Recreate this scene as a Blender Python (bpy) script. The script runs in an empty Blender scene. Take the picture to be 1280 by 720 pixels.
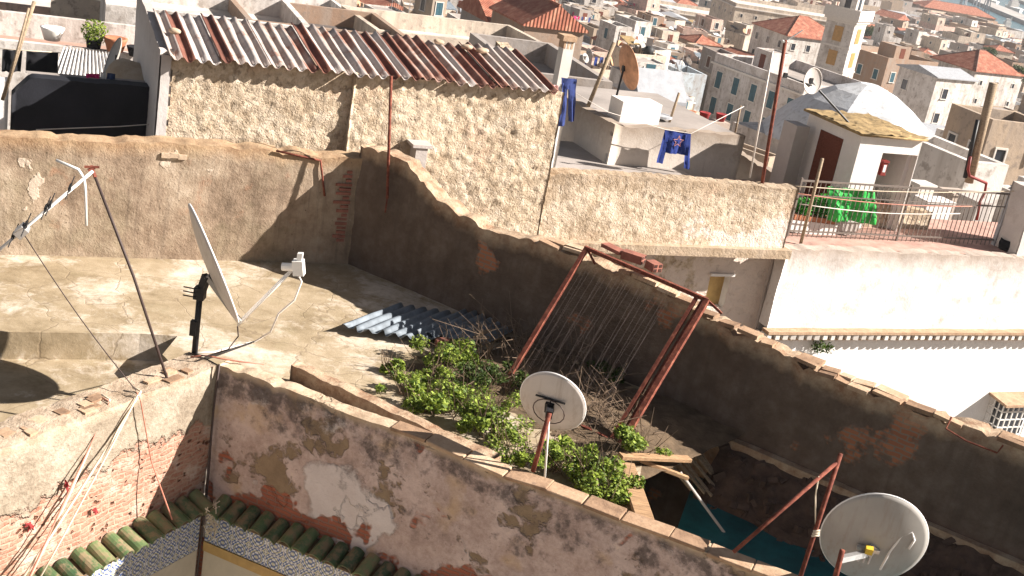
import bpy, bmesh, math, random
from mathutils import Vector, Matrix, noise as mnoise
import mathutils
rad=math.radians
scene=bpy.context.scene
COL=scene.collection
# ------------------------------------------------------------------ camera model
FPX=1545.0; PITCH=rad(19.6); ROLL=rad(10.4); CZ=6.5
CAM=Vector((0,0,CZ))
FW=Vector((0,math.cos(PITCH),-math.sin(PITCH))); UP=Vector((0,math.sin(PITCH),math.cos(PITCH))); RT=Vector((1,0,0))
cr,sr=math.cos(ROLL),math.sin(ROLL)
def ray(x,y):
    dx,dy=x-640,y-360
    return FW*FPX+RT*(dx*cr+dy*sr)+UP*(dx*sr-dy*cr)
def at(x,y,z):
    r=ray(x,y); return CAM+r*((z-CZ)/r.z)
def aty(x,y,Y):
    r=ray(x,y); return CAM+r*(Y/r.y)
def onp(x,y,p0,n):
    r=ray(x,y); return CAM+r*((p0-CAM).dot(n)/r.dot(n))
def proj(p):
    d=Vector(p)-CAM; k=FPX/d.dot(FW); u=d.dot(RT)*k; v=d.dot(UP)*k
    return (640+u*cr+v*sr,360+u*sr-v*cr)
cam=bpy.data.cameras.new('camera'); co=bpy.data.objects.new('camera',cam); COL.objects.link(co)
cam.sensor_width=36; cam.lens=FPX/1280*36; cam.clip_start=.1; cam.clip_end=9000
X=RT*cr+UP*sr; Yv=UP*cr-RT*sr
co.matrix_world=Matrix(((X.x,Yv.x,-FW.x,0),(X.y,Yv.y,-FW.y,0),(X.z,Yv.z,-FW.z,CZ),(0,0,0,1)))
scene.camera=co
# ------------------------------------------------------------------ light
SUN_E=rad(32.5); SUN_A=rad(2)   # elevation; heading measured from +X towards +Y
S=Vector((math.cos(SUN_E)*math.cos(SUN_A),math.cos(SUN_E)*math.sin(SUN_A),math.sin(SUN_E)))
sl=bpy.data.lights.new('sun','SUN'); sl.energy=5.0; sl.angle=rad(.5); sl.color=(1,.925,.85)
so=bpy.data.objects.new('sun',sl); COL.objects.link(so); so.location=(30,-5,40)
so.rotation_euler=S.to_track_quat('Z','Y').to_euler()
w=bpy.data.worlds.new('World'); scene.world=w; w.use_nodes=True
nt=w.node_tree; bg=nt.nodes['Background']
sky=nt.nodes.new('ShaderNodeTexSky'); sky.sky_type='NISHITA'; sky.sun_disc=False
sky.sun_elevation=SUN_E; sky.sun_rotation=math.pi/2-SUN_A; sky.dust_density=1.0; sky.air_density=1.0; sky.ozone_density=1.0
hs=nt.nodes.new('ShaderNodeHueSaturation'); hs.inputs['Saturation'].default_value=.5
nt.links.new(sky.outputs[0],hs.inputs['Color'])
wm=nt.nodes.new('ShaderNodeMix'); wm.data_type='RGBA'; wm.blend_type='MULTIPLY'; wm.inputs[0].default_value=1
nt.links.new(hs.outputs[0],wm.inputs[6]); wm.inputs[7].default_value=(.60,.58,.575,1)
nt.links.new(wm.outputs[2],bg.inputs['Color']); bg.inputs['Strength'].default_value=.05
vs=scene.view_settings; vs.view_transform='Standard'; vs.look='None'; vs.gamma=1; vs.exposure=1.45
scene.cycles.max_bounces=6; scene.cycles.diffuse_bounces=3; scene.cycles.use_denoising=True

# ------------------------------------------------------------------ tagging
def tag(o,label=None,cat=None,group=None,kind=None):
    if label: o['label']=label
    if cat: o['category']=cat
    if group: o['group']=group
    if kind: o['kind']=kind
    return o
def empty(name,loc,rz=0,label=None,cat=None,group=None):
    o=bpy.data.objects.new(name,None); COL.objects.link(o); o.location=loc; o.rotation_euler=(0,0,rz); o.empty_display_size=.2
    return tag(o,label,cat,group)
# ------------------------------------------------------------------ mesh builder
class MB:
    def __init__(s): s.v=[]; s.f=[]; s.m=[]; s.uv=[]; s.top=None; s.mi=0; s.sharp=[]
    def face(s,idx,uv=None):
        s.f.append(tuple(idx)); s.m.append(s.mi); s.uv.append(uv)
    def quad(s,a,b,c,d,uv=None):
        n=len(s.v); s.v+= [Vector(a),Vector(b),Vector(c),Vector(d)]; s.face((n,n+1,n+2,n+3),uv)
    def poly(s,pts,uv=None):
        n=len(s.v); s.v+=[Vector(p) for p in pts]; s.face(range(n,n+len(pts)),uv)
    def obox(s,c,ax,ay,az):
        """box centred on c with half axes"""
        c=Vector(c); ax,ay,az=Vector(ax),Vector(ay),Vector(az); n=len(s.v)
        for k in ((-1,-1,-1),(1,-1,-1),(1,1,-1),(-1,1,-1),(-1,-1,1),(1,-1,1),(1,1,1),(-1,1,1)):
            s.v.append(c+ax*k[0]+ay*k[1]+az*k[2])
        for f in ((3,2,1,0),(4,5,6,7),(0,1,5,4),(1,2,6,5),(2,3,7,6),(3,0,4,7)): s.face([n+i for i in f])
    def box(s,x0,x1,y0,y1,z0,z1):
        s.obox(((x0+x1)/2,(y0+y1)/2,(z0+z1)/2),((x1-x0)/2,0,0),(0,(y1-y0)/2,0),(0,0,(z1-z0)/2))
    def beam(s,a,b,w,h,up=(0,0,1)):
        a,b=Vector(a),Vector(b); d=(b-a); L=d.length; d=d/L; u=Vector(up); sd=d.cross(u)
        if sd.length<1e-4: sd=d.cross(Vector((1,0,0)))
        sd.normalize(); u=sd.cross(d)
        s.obox((a+b)/2,d*L/2,sd*w/2,u*h/2)
    def tube(s,pts,r,n=8,cap=True):
        pts=[Vector(p) for p in pts]; rs=r if isinstance(r,(list,tuple)) else [r]*len(pts)
        base=len(s.v); prev=None
        for i,p in enumerate(pts):
            d=(pts[min(i+1,len(pts)-1)]-pts[max(i-1,0)])
            if d.length<1e-9: d=Vector((0,0,1))
            d.normalize()
            if prev is None:
                a=d.orthogonal().normalized()
            else:
                a=(prev-d*prev.dot(d))
                a=a.normalized() if a.length>1e-6 else d.orthogonal().normalized()
            prev=a; b=d.cross(a)
            for k in range(n):
                t=2*math.pi*k/n; s.v.append(p+(a*math.cos(t)+b*math.sin(t))*rs[i])
        for i in range(len(pts)-1):
            for k in range(n):
                k2=(k+1)%n; s.face((base+i*n+k,base+i*n+k2,base+(i+1)*n+k2,base+(i+1)*n+k))
        if cap:
            s.face([base+k for k in reversed(range(n))]); s.face([base+(len(pts)-1)*n+k for k in range(n)])
    def lathe(s,o,ax,prof,n=32,sx=1.0):
        """prof: (radius, height along ax)"""
        o=Vector(o); ax=Vector(ax).normalized(); e1=ax.orthogonal().normalized()
        if abs(ax.z)<.95:
            e1=Vector((0,0,1)).cross(ax).normalized()
        e2=ax.cross(e1); base=len(s.v)
        for (r,h) in prof:
            for k in range(n):
                t=2*math.pi*k/n; s.v.append(o+ax*h+(e1*math.cos(t)*sx+e2*math.sin(t))*r)
        for i in range(len(prof)-1):
            for k in range(n):
                k2=(k+1)%n; s.face((base+i*n+k,base+i*n+k2,base+(i+1)*n+k2,base+(i+1)*n+k))
    def build(s,name,mat,parent=None,smooth=False,kind=None):
        me=bpy.data.meshes.new(name)
        me.from_pydata([tuple(v) for v in s.v],[],s.f); 
        for m in (mat if isinstance(mat,(list,tuple)) else [mat]): me.materials.append(m)
        if any(s.m): me.polygons.foreach_set('material_index',s.m)
        if any(u is not None for u in s.uv):
            ul=me.uv_layers.new(name='UVMap'); fl=[]
            for p,u in zip(me.polygons,s.uv):
                for k in range(p.loop_total):
                    fl+= list(u[k]) if u is not None else [0,0]
            ul.data.foreach_set('uv',fl)
        if s.top is not None:
            at_=me.attributes.new('top','FLOAT','POINT'); t=s.top+[9.0]*(len(s.v)-len(s.top)); at_.data.foreach_set('value',t)
        if smooth: me.polygons.foreach_set('use_smooth',[True]*len(me.polygons))
        if s.sharp and smooth:
            me.update(calc_edges=True); ss=set(tuple(sorted(e)) for e in s.sharp)
            me.attributes.new('sharp_edge','BOOLEAN','EDGE').data.foreach_set('value',[tuple(sorted(e.vertices)) in ss for e in me.edges])
        me.update()
        o=bpy.data.objects.new(name,me); COL.objects.link(o)
        if parent is not None:
            o.parent=parent
        if kind: o['kind']=kind
        return o
def child_world(o,parent):
    """parent o (built in world coordinates) without moving it"""
    o.parent=parent
    m=Matrix.Translation(parent.location) @ parent.rotation_euler.to_matrix().to_4x4()
    o.matrix_parent_inverse=m.inverted()
    return o
def n3(p,f,seed=0): return mnoise.noise(Vector(p)*f+Vector((seed*7.3,seed*3.1,seed*1.7)))
def lerp_prof(pts):
    def f(t):
        if t<=pts[0][0]: return pts[0][1]
        for (a,b),(c,d) in zip(pts,pts[1:]):
            if t<=c: return b+(d-b)*(t-a)/(c-a)
        return pts[-1][1]
    return f
def wall(p0,d,L,n,thick,topf,zb,du=.07,dz=.07,amp=.012,fr=3.0,amp2=.006,fr2=12,erode=.04,seed=1,hole=None,cell=0,back=None,seal=True):
    """one solid wall: p0 start of the front face at top-down, d direction, n outward normal of the front"""
    p0=Vector(p0); d=Vector(d).normalized(); n=Vector(n).normalized(); mb=MB(); mb.top=[]
    nu=max(2,int(L/du)); us=[L*i/nu for i in range(nu+1)]
    zmax=max(topf(u) for u in us); nz=max(2,int((zmax-zb)/dz)); nt=max(2,int(thick/.1)); nb_=max(2,nz//4)
    cols=[]
    for u in us:
        zt=topf(u); ze=zt-abs(n3((u,0,0),1.7,seed))*erode-max(0,n3((u,5,0),5.5,seed))*erode*1.1-max(0,n3((u,9,0),13,seed)-.15)*erode*1.3
        col=[]
        for j in range(nz+1):
            col.append((u,0.0,zb+(ze-zb)*j/nz,j/nz,0))
        for j in range(1,nt): col.append((u,-thick*j/nt,ze+.012*n3((u,j,0),4,seed),1,1))
        for j in range(nb_+1):
            col.append((u,-thick,ze+((zb if back is None else back)-ze)*j/nb_,1-j/nb_,2))
        ids=[]
        for (uu,o,z,fz,side) in col:
            P=p0+d*uu+n*o; P.z=z
            q=amp*n3(P,fr,seed)+amp2*n3(P,fr2,seed+3)
            if cell:
                dist=mnoise.voronoi(Vector((uu,z,0))*cell[1]+Vector((seed,0,0)))[0]
                q+=cell[0]*(min(1,(dist[1]-dist[0])*2.2)-.5)
            if side==1: P.z+=q
            else: P+=n*(q if side==0 else -q)
            ids.append(len(mb.v)); mb.v.append(P); mb.top.append((ze-z) if side!=1 else 0.0)
        cols.append(ids)
    m=len(cols[0])
    for i in range(nu):
        for j in (nz,nz+nt): 
            if j<m: mb.sharp.append((cols[i][j],cols[i+1][j]))
    for i in range(nu):
        for j in range(m-1):
            if hole and j<nz:
                uc=(us[i]+us[i+1])/2; zc=(mb.v[cols[i][j]].z+mb.v[cols[i][j+1]].z)/2
                if hole[0]<uc<hole[1] and hole[2]<zc<hole[3]: continue
            a,b,c,e=cols[i][j],cols[i+1][j],cols[i+1][j+1],cols[i][j+1]
            def U(k,u): return (u,mb.v[k].z if j<nz else mb.v[k].z+.3*(j-nz))
            mb.face((a,b,c,e),[U(a,us[i]),U(b,us[i+1]),U(c,us[i+1]),U(e,us[i])])
    mb.face(list(reversed(cols[0]))); mb.face(cols[-1])
    return mb
# ------------------------------------------------------------------ materials
class G:
    def __init__(s,name,rough=.9,spec=.2):
        s.m=bpy.data.materials.new(name); s.m.use_nodes=True; s.t=s.m.node_tree; s.b=s.t.nodes['Principled BSDF']
        s.b.inputs['Roughness'].default_value=rough; s.b.inputs['Specular IOR Level'].default_value=spec
    def nd(s,ty,**k):
        n=s.t.nodes.new(ty)
        for a,v in k.items(): setattr(n,a,v)
        return n
    def lk(s,a,b):
        if isinstance(a,(int,float)): b.default_value=a
        elif isinstance(a,(tuple,list)):
            b.default_value=tuple(a)+((1,) if len(a)==3 and b.type=='RGBA' else ())
        else: s.t.links.new(a,b)
    def obj(s): return s.nd('ShaderNodeTexCoord').outputs['Object']
    def world(s): return s.nd('ShaderNodeNewGeometry').outputs['Position']
    def uv(s): return s.nd('ShaderNodeTexCoord').outputs['UV']
    def top(s):
        n=s.nd('ShaderNodeAttribute'); n.attribute_name='top'; return n.outputs['Fac']
    def mp(s,v,sc=(1,1,1),loc=(0,0,0)):
        n=s.nd('ShaderNodeMapping'); s.lk(v,n.inputs[0]); n.inputs['Scale'].default_value=sc; n.inputs['Location'].default_value=loc; return n.outputs[0]
    def noise(s,v,sc=5,det=6,ro=.6,dist=0):
        n=s.nd('ShaderNodeTexNoise'); s.lk(v,n.inputs['Vector']); n.inputs['Scale'].default_value=sc; n.inputs['Detail'].default_value=det
        n.inputs['Roughness'].default_value=ro; n.inputs['Distortion'].default_value=dist; return n.outputs['Fac']
    def vor(s,v,sc=5,feat='F1',out='Distance',rnd=1):
        n=s.nd('ShaderNodeTexVoronoi'); n.feature=feat; s.lk(v,n.inputs['Vector']); n.inputs['Scale'].default_value=sc; n.inputs['Randomness'].default_value=rnd; return n.outputs[out]
    def ramp(s,f,stops,inter='LINEAR'):
        n=s.nd('ShaderNodeValToRGB'); n.color_ramp.interpolation=inter; e=n.color_ramp.elements
        while len(e)<len(stops): e.new(.5)
        for k,(p,c) in zip(e,stops):
            k.position=p; k.color=(c,c,c,1) if isinstance(c,(int,float)) else tuple(c)+(1,)
        s.lk(f,n.inputs[0]); return n.outputs[0]
    def step(s,f,a,b): return s.ramp(f,[(a,0.0),(b,1.0)])
    def mix(s,f,a,b,mode='MIX'):
        n=s.nd('ShaderNodeMix',data_type='RGBA',blend_type=mode); s.lk(f,n.inputs[0]); s.lk(a,n.inputs[6]); s.lk(b,n.inputs[7]); return n.outputs[2]
    def ma(s,op,a,b=0,clamp=False):
        n=s.nd('ShaderNodeMath',operation=op); n.use_clamp=clamp; s.lk(a,n.inputs[0]); s.lk(b,n.inputs[1]); return n.outputs[0]
    def add(s,*a):
        r=a[0]
        for x in a[1:]: r=s.ma('ADD',r,x)
        return r
    def mul(s,a,b): return s.ma('MULTIPLY',a,b)
    def brick(s,v,c1,c2,cm,w=.22,h=.065,ms=.012):
        n=s.nd('ShaderNodeTexBrick'); s.lk(v,n.inputs['Vector']); n.inputs['Color1'].default_value=c1+(1,); n.inputs['Color2'].default_value=c2+(1,); n.inputs['Mortar'].default_value=cm+(1,)
        n.inputs['Scale'].default_value=1; n.inputs['Brick Width'].default_value=w; n.inputs['Row Height'].default_value=h; n.inputs['Mortar Size'].default_value=ms; n.inputs['Mortar Smooth'].default_value=.3; n.inputs['Bias'].default_value=0
        return n.outputs['Color'],n.outputs['Fac']
    def bump(s,h,st=.5,dist=.02):
        n=s.nd('ShaderNodeBump'); n.inputs['Strength'].default_value=st; n.inputs['Distance'].default_value=dist; s.lk(h,n.inputs['Height'])
        if s.b.inputs['Normal'].is_linked: s.t.links.new(s.b.inputs['Normal'].links[0].from_socket,n.inputs['Normal'])
        s.t.links.new(n.outputs[0],s.b.inputs['Normal'])
    def done(s,col=None,rough=None,metal=None):
        if col is not None: s.lk(col,s.b.inputs['Base Color'])
        if rough is not None: s.lk(rough,s.b.inputs['Roughness'])
        if metal is not None: s.lk(metal,s.b.inputs['Metallic'])
        return s.m
    def vec(s,v,amt,sc):
        """warp a vector with noise"""
        n=s.nd('ShaderNodeTexNoise'); s.lk(v,n.inputs['Vector']); n.inputs['Scale'].default_value=sc; n.inputs['Detail'].default_value=3
        a=s.nd('ShaderNodeVectorMath',operation='SUBTRACT'); s.lk(n.outputs['Color'],a.inputs[0]); a.inputs[1].default_value=(.5,.5,.5)
        b=s.nd('ShaderNodeVectorMath',operation='SCALE'); s.lk(a.outputs[0],b.inputs[0]); b.inputs['Scale'].default_value=amt
        c=s.nd('ShaderNodeVectorMath',operation='ADD'); s.lk(v,c.inputs[0]); s.lk(b.outputs[0],c.inputs[1]); return c.outputs[0]
def plain(name,c,rough=.7,var=.25,sc=6,metal=0,spec=.3,bump=0,bsc=30):
    g=G(name,rough,spec); p=g.obj(); f=g.noise(p,sc,5,.65)
    col=g.mix(g.ramp(f,[(.3,0.0),(.75,1.0)]),tuple(x*(1-var) for x in c),tuple(min(1,x*(1+var)) for x in c))
    if bump: g.bump(g.noise(p,bsc,4,.6),bump,.01)
    return g.done(col,metal=metal)
def sepz(g,v):
    n=g.nd('ShaderNodeSeparateXYZ'); g.lk(v,n.inputs[0]); return n.outputs
M={}
def m_back():      # brown weathered render of the long parapet
    g=G('weathered_render'); p=g.world(); u=g.uv(); t=g.top()
    a=g.noise(p,.9,8,.62); b=g.noise(p,5,8,.7); st=g.noise(g.mp(u,(7,.45,1)),1.6,6,.65)
    col=g.ramp(g.add(g.mul(a,.55),g.mul(b,.45)),[(.33,(.14,.10,.068)),(.45,(.28,.205,.145)),(.55,(.38,.295,.215)),(.68,(.50,.41,.32))])
    green=g.step(g.noise(p,1.3,5,.6),.5,.66); col=g.mix(g.mul(green,.4),col,(.24,.205,.13))
    col=g.mix(g.mul(g.step(st,.5,.68),.55),col,(.15,.11,.08))
    rust=g.step(g.noise(p,2.1,6,.65),.6,.7); col=g.mix(g.mul(rust,.5),col,(.34,.17,.10))
    edge=g.ma('SUBTRACT',1,g.step(g.ma('ADD',t,g.mul(g.noise(p,6,4),.16)),.12,.3))
    col=g.mix(g.mul(edge,.75),col,g.ramp(b,[(.3,(.26,.15,.08)),(.6,(.46,.31,.18))]))
    pat=g.step(g.noise(p,1.7,4,.55),.66,.68); col=g.mix(g.mul(pat,.8),col,(.55,.46,.37))
    pock=g.step(g.vor(p,9),.06,.1); col=g.mix(pock,(.12,.09,.06),col)
    g.bump(g.add(b,g.mul(pat,.5),g.mul(g.noise(p,26,5,.7),.5)),.75,.03)
    return g.done(col)
M['back']=m_back()
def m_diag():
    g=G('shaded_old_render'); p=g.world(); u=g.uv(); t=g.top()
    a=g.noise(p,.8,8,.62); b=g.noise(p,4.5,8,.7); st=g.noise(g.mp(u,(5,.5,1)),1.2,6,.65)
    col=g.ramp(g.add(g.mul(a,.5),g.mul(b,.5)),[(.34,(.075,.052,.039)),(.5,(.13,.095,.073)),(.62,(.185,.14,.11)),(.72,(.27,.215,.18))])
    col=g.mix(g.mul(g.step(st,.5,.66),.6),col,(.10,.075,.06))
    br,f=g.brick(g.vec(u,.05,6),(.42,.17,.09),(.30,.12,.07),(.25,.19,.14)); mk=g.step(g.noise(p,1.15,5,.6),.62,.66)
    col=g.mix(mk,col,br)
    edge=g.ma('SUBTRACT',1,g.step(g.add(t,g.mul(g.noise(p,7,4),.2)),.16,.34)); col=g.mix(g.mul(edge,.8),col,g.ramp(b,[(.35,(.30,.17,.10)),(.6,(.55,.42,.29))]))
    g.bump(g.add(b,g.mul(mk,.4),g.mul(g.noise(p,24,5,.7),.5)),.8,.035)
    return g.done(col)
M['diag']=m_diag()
def m_near():      # layers of peeling plaster
    g=G('peeling_plaster'); p=g.world(); u=g.uv(); t=g.top(); wv=g.vec(p,.25,2.2); z=sepz(g,p)[2]
    fine=g.noise(p,16,8,.7); b=g.noise(p,4,8,.7)
    col=g.ramp(g.add(g.mul(g.noise(p,2.2,7,.65),.6),g.mul(fine,.4)),[(.32,(.26,.19,.16)),(.45,(.44,.33,.29)),(.58,(.58,.46,.42)),(.7,(.66,.53,.44))])
    gold=g.step(g.noise(wv,1.8,3,.5),.6,.72); col=g.mix(g.mul(gold,.6),col,(.52,.36,.19))
    speck=g.step(g.noise(p,13,5,.75),.6,.68); col=g.mix(g.mul(speck,.55),col,(.13,.10,.09))
    # tan undercoat where the plaster fell
    k1=g.step(g.add(g.noise(wv,1.25,5,.6),g.mul(g.noise(p,9,3),.05),g.mul(fine,.09)),.625,.655)
    col=g.mix(k1,col,g.ramp(b,[(.3,(.20,.14,.09)),(.7,(.31,.23,.15))]))
    # smooth pale patch lower down
    zz=g.ramp(z,[(0,1.0),(1,1.0)])
    low=g.nd('ShaderNodeMapRange'); g.lk(z,low.inputs[0]); low.inputs[1].default_value=-.15; low.inputs[2].default_value=-.5; low=low.outputs[0]
    k2=g.step(g.add(g.mul(g.noise(g.mp(wv,(1,1,1),(4.7,2.1,0)),.85,3,.5),1.0),g.mul(low,.12),g.mul(fine,.07)),.635,.66)
    col=g.mix(k2,col,g.ramp(b,[(.3,(.56,.49,.47)),(.7,(.66,.60,.58))]))
    # bare bricks near the foot
    br,bf=g.brick(g.vec(u,.06,7),(.40,.13,.07),(.30,.10,.06),(.24,.16,.12),.24,.06,.012)
    lo2=g.nd('ShaderNodeMapRange'); g.lk(z,lo2.inputs[0]); lo2.inputs[1].default_value=-.35; lo2.inputs[2].default_value=-1.1; lo2=lo2.outputs[0]
    k3=g.step(g.add(g.noise(g.mp(wv,(1,1,1),(9.1,0,3)),1.1,4,.6),g.mul(lo2,.2)),.66,.68)
    col=g.mix(k3,col,g.mix(.25,br,(.35,.12,.08)))
    # black lichen under the coping
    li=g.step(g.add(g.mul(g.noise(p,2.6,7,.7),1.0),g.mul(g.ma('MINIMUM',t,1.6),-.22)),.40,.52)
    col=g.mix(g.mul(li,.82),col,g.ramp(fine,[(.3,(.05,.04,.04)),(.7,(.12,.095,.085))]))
    ed=g.ma('SUBTRACT',1,g.step(g.add(t,g.mul(b,.16)),.10,.17)); col=g.mix(ed,col,g.ramp(b,[(.35,(.34,.24,.16)),(.65,(.58,.46,.33))]))
    hgt=g.add(g.mul(fine,.35),g.mul(g.ma('SUBTRACT',1,k1),.6),g.mul(k2,.3),g.mul(k3,-.5),g.mul(g.ma('MULTIPLY',k3,g.ma('SUBTRACT',1,bf)),.3))
    g.bump(hgt,.9,.05)
    return g.done(col)
M['near']=m_near()
def m_left():      # lit wall: grey plaster above salmon brickwork
    g=G('plaster_over_brick'); p=g.world(); u=g.uv(); t=g.top(); z=sepz(g,p)[2]
    b=g.noise(p,5,8,.7); fine=g.noise(p,18,6,.7)
    pl=g.ramp(g.add(g.mul(g.noise(p,1.6,7,.65),.6),g.mul(fine,.4)),[(.38,(.18,.14,.10)),(.5,(.29,.24,.18)),(.62,(.40,.35,.28)),(.72,(.52,.47,.40))])
    wu=g.vec(g.vec(u,.09,5),.04,16)
    br,bf=g.brick(wu,(.31,.125,.08),(.41,.21,.145),(.43,.30,.22),.2,.062,.014)
    br=g.mix(g.step(fine,.42,.62),br,(.44,.26,.19)); br=g.mix(g.mul(g.step(g.noise(p,3.2,6,.7),.52,.64),.7),br,(.58,.47,.39))
    lo=g.nd('ShaderNodeMapRange'); g.lk(t,lo.inputs[0]); lo.inputs[1].default_value=.45; lo.inputs[2].default_value=1.0; lo=lo.outputs[0]
    k=g.step(g.add(g.noise(p,1.7,6,.65),g.mul(lo,.5)),.68,.72)
    col=g.mix(k,pl,br)
    hole=g.ma('MAXIMUM',g.step(g.vor(g.mp(wu,(1,1.4,1)),7.5),.15,.24),g.step(g.noise(p,3,3),.52,.57)); col=g.mix(g.ma('MULTIPLY',k,g.ma('SUBTRACT',1,hole)),col,(.16,.07,.04))
    ed=g.ma('SUBTRACT',1,g.step(g.add(t,g.mul(b,.14)),.10,.2)); col=g.mix(ed,col,g.ramp(b,[(.35,(.30,.22,.15)),(.65,(.52,.42,.32))]))
    g.bump(g.add(g.mul(fine,.4),g.mul(g.noise(p,6,5,.7),.8),g.mul(g.ma('MULTIPLY',k,g.ma('SUBTRACT',1,hole)),-1.8),g.mul(k,-.7),g.mul(g.ma('MULTIPLY',k,bf),-.5)),1,.04)
    return g.done(col)
M['left']=m_left()
def m_rubble(name,cols,sc=9,bst=1.0,pale=False):
    g=G(name); p=g.world(); u=g.uv(); t=g.top()
    wu=g.vec(g.vec(u,.16,5),.07,17); c=g.vor(wu,sc,'F1','Color'); d=g.vor(wu,sc,'DISTANCE_TO_EDGE'); b=g.noise(p,8,8,.74)
    cs=g.nd('ShaderNodeSeparateColor'); g.lk(c,cs.inputs[0])
    big=g.noise(g.vec(p,.3,2),2.3,7,.68); lump=g.noise(p,11,4,.6)
    col=g.ramp(g.add(g.mul(cs.outputs[0],.1),g.mul(b,.35),g.mul(big,.55)),[(.36,cols[0]),(.47,cols[1]),(.54,cols[2]),(.66,cols[3])])
    cav=g.mul(g.step(g.noise(g.mp(u,(1,.75,1)),6.5,5,.68),.56,.64),g.step(big,.35,.55)); col=g.mix(g.mul(cav,.6),col,(.20,.14,.095))
    red=g.step(g.noise(p,1.0,6,.65),.58,.68); col=g.mix(g.mul(red,.35),col,(.48,.26,.16))
    mk=g.step(g.add(d,g.mul(b,.12)),.045,.10); pit=g.step(g.noise(g.mp(u,(1,.6,1)),15,5,.65),.35,.45); mk=g.ma('MINIMUM',g.add(mk,.35),pit); col=g.mix(g.mul(g.ma('SUBTRACT',1,mk,True),.55),col,(.22,.16,.10))
    patch=g.step(g.noise(p,.8,5,.6),.56,.64); col=g.mix(g.mul(patch,.6),col,cols[2])
    if pale:
        ux,uz,_=sepz(g,u); m1=g.nd('ShaderNodeMapRange'); g.lk(ux,m1.inputs[0]); m1.inputs[1].default_value=1.5; m1.inputs[2].default_value=5.2
        m2=g.nd('ShaderNodeMapRange'); g.lk(uz,m2.inputs[0]); m2.inputs[1].default_value=1.1; m2.inputs[2].default_value=0.0
        pk=g.step(g.add(g.noise(p,1.5,7,.65),g.mul(g.ma('MULTIPLY',m1.outputs[0],m2.outputs[0]),.38)),.68,.73); col=g.mix(g.mul(pk,.85),col,(.74,.63,.55))
        tp=g.ma('SUBTRACT',1,g.step(g.add(t,g.mul(b,.3)),.2,.5)); col=g.mix(g.mul(tp,.55),col,(.27,.19,.12))
    g.bump(g.add(g.mul(g.ma('MINIMUM',d,.12),1.2),g.mul(b,1.0),g.mul(lump,.9),g.mul(cav,-1.0),g.mul(g.noise(p,34,4,.7),.35)),bst,.05)
    return g.done(col)
M['rubble']=m_rubble('rubble_masonry',[(.33,.245,.165),(.50,.395,.28),(.61,.50,.375),(.70,.60,.48)],13,.7)
M['midwall']=m_rubble('rubble_render',[(.34,.255,.17),(.50,.395,.285),(.60,.49,.37),(.70,.60,.49)],12,.6,True)
def m_white(name,base=(.78,.73,.68),grime=(.42,.33,.26),amt=.6,topd=.5):
    g=G(name); p=g.world(); u=g.uv(); t=g.top(); b=g.noise(p,5,7,.7); st=g.noise(g.mp(u,(5,.5,1)),1.5,5,.6)
    col=g.mix(g.step(b,.3,.7),tuple(x*.9 for x in base),base)
    d=g.mul(g.step(g.noise(p,1.7,8,.7),.56,.74),amt); col=g.mix(d,col,grime)
    e=g.ma('SUBTRACT',1,g.step(g.add(t,g.mul(b,.5)),.25,topd+.3)); col=g.mix(g.mul(e,amt),col,grime)
    col=g.mix(g.mul(g.step(st,.6,.75),amt*.5),col,grime)
    g.bump(g.add(b,g.noise(p,22,4,.7)),.35,.02); return g.done(col)
M['white']=m_white('flaking_whitewash',(.78,.755,.73),(.36,.28,.22),.85,.55); M['blockwall']=m_white('stained_block',(.58,.52,.46),(.26,.20,.15),.85,.6); M['bright']=m_white('clean_whitewash',(.82,.80,.77),(.6,.5,.42),.25,.2)
M['greywhite']=m_white('greyed_whitewash',(.62,.58,.55),(.36,.31,.28),.6)  # grey whitewash; on left-facing side walls the grey stands in for shade
M['darkwall']=plain('blueblack_coating',(.016,.017,.023),.75,.35,2.5,bump=.3)  # near-black blue over the whole roof block wall
def m_floor():
    g=G('roof_screed',.9); p=g.world(); a=g.noise(p,.7,7,.6); b=g.noise(p,3.5,8,.68); fine=g.noise(p,22,6,.7)
    col=g.ramp(g.add(g.mul(a,.5),g.mul(b,.5)),[(.36,(.20,.15,.09)),(.48,(.30,.235,.15)),(.58,(.375,.30,.205)),(.7,(.45,.38,.29))])
    wsh=g.step(g.add(g.noise(g.vec(p,.5,1.5),.8,8,.75),g.mul(fine,.08)),.54,.68); col=g.mix(g.mul(wsh,.7),col,(.70,.62,.53))
    gr=g.step(g.noise(p,1.3,6,.6),.56,.7); col=g.mix(g.mul(gr,.35),col,(.25,.21,.12))
    sp=g.step(g.noise(p,9,7,.75),.62,.72); col=g.mix(g.mul(sp,.5),col,(.27,.2,.14))
    cr=g.step(g.vor(g.vec(p,.4,2),1.1,'DISTANCE_TO_EDGE'),.003,.012); col=g.mix(g.mul(g.ma('SUBTRACT',1,cr),.45),col,(.2,.15,.1))
    g.bump(g.add(g.mul(fine,.5),b,g.mul(cr,.3)),.5,.02); return g.done(col)
M['floor']=m_floor()
M['redfloor']=plain('red_roof_screed',(.44,.27,.22),.85,.35,3,bump=.3)
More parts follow.
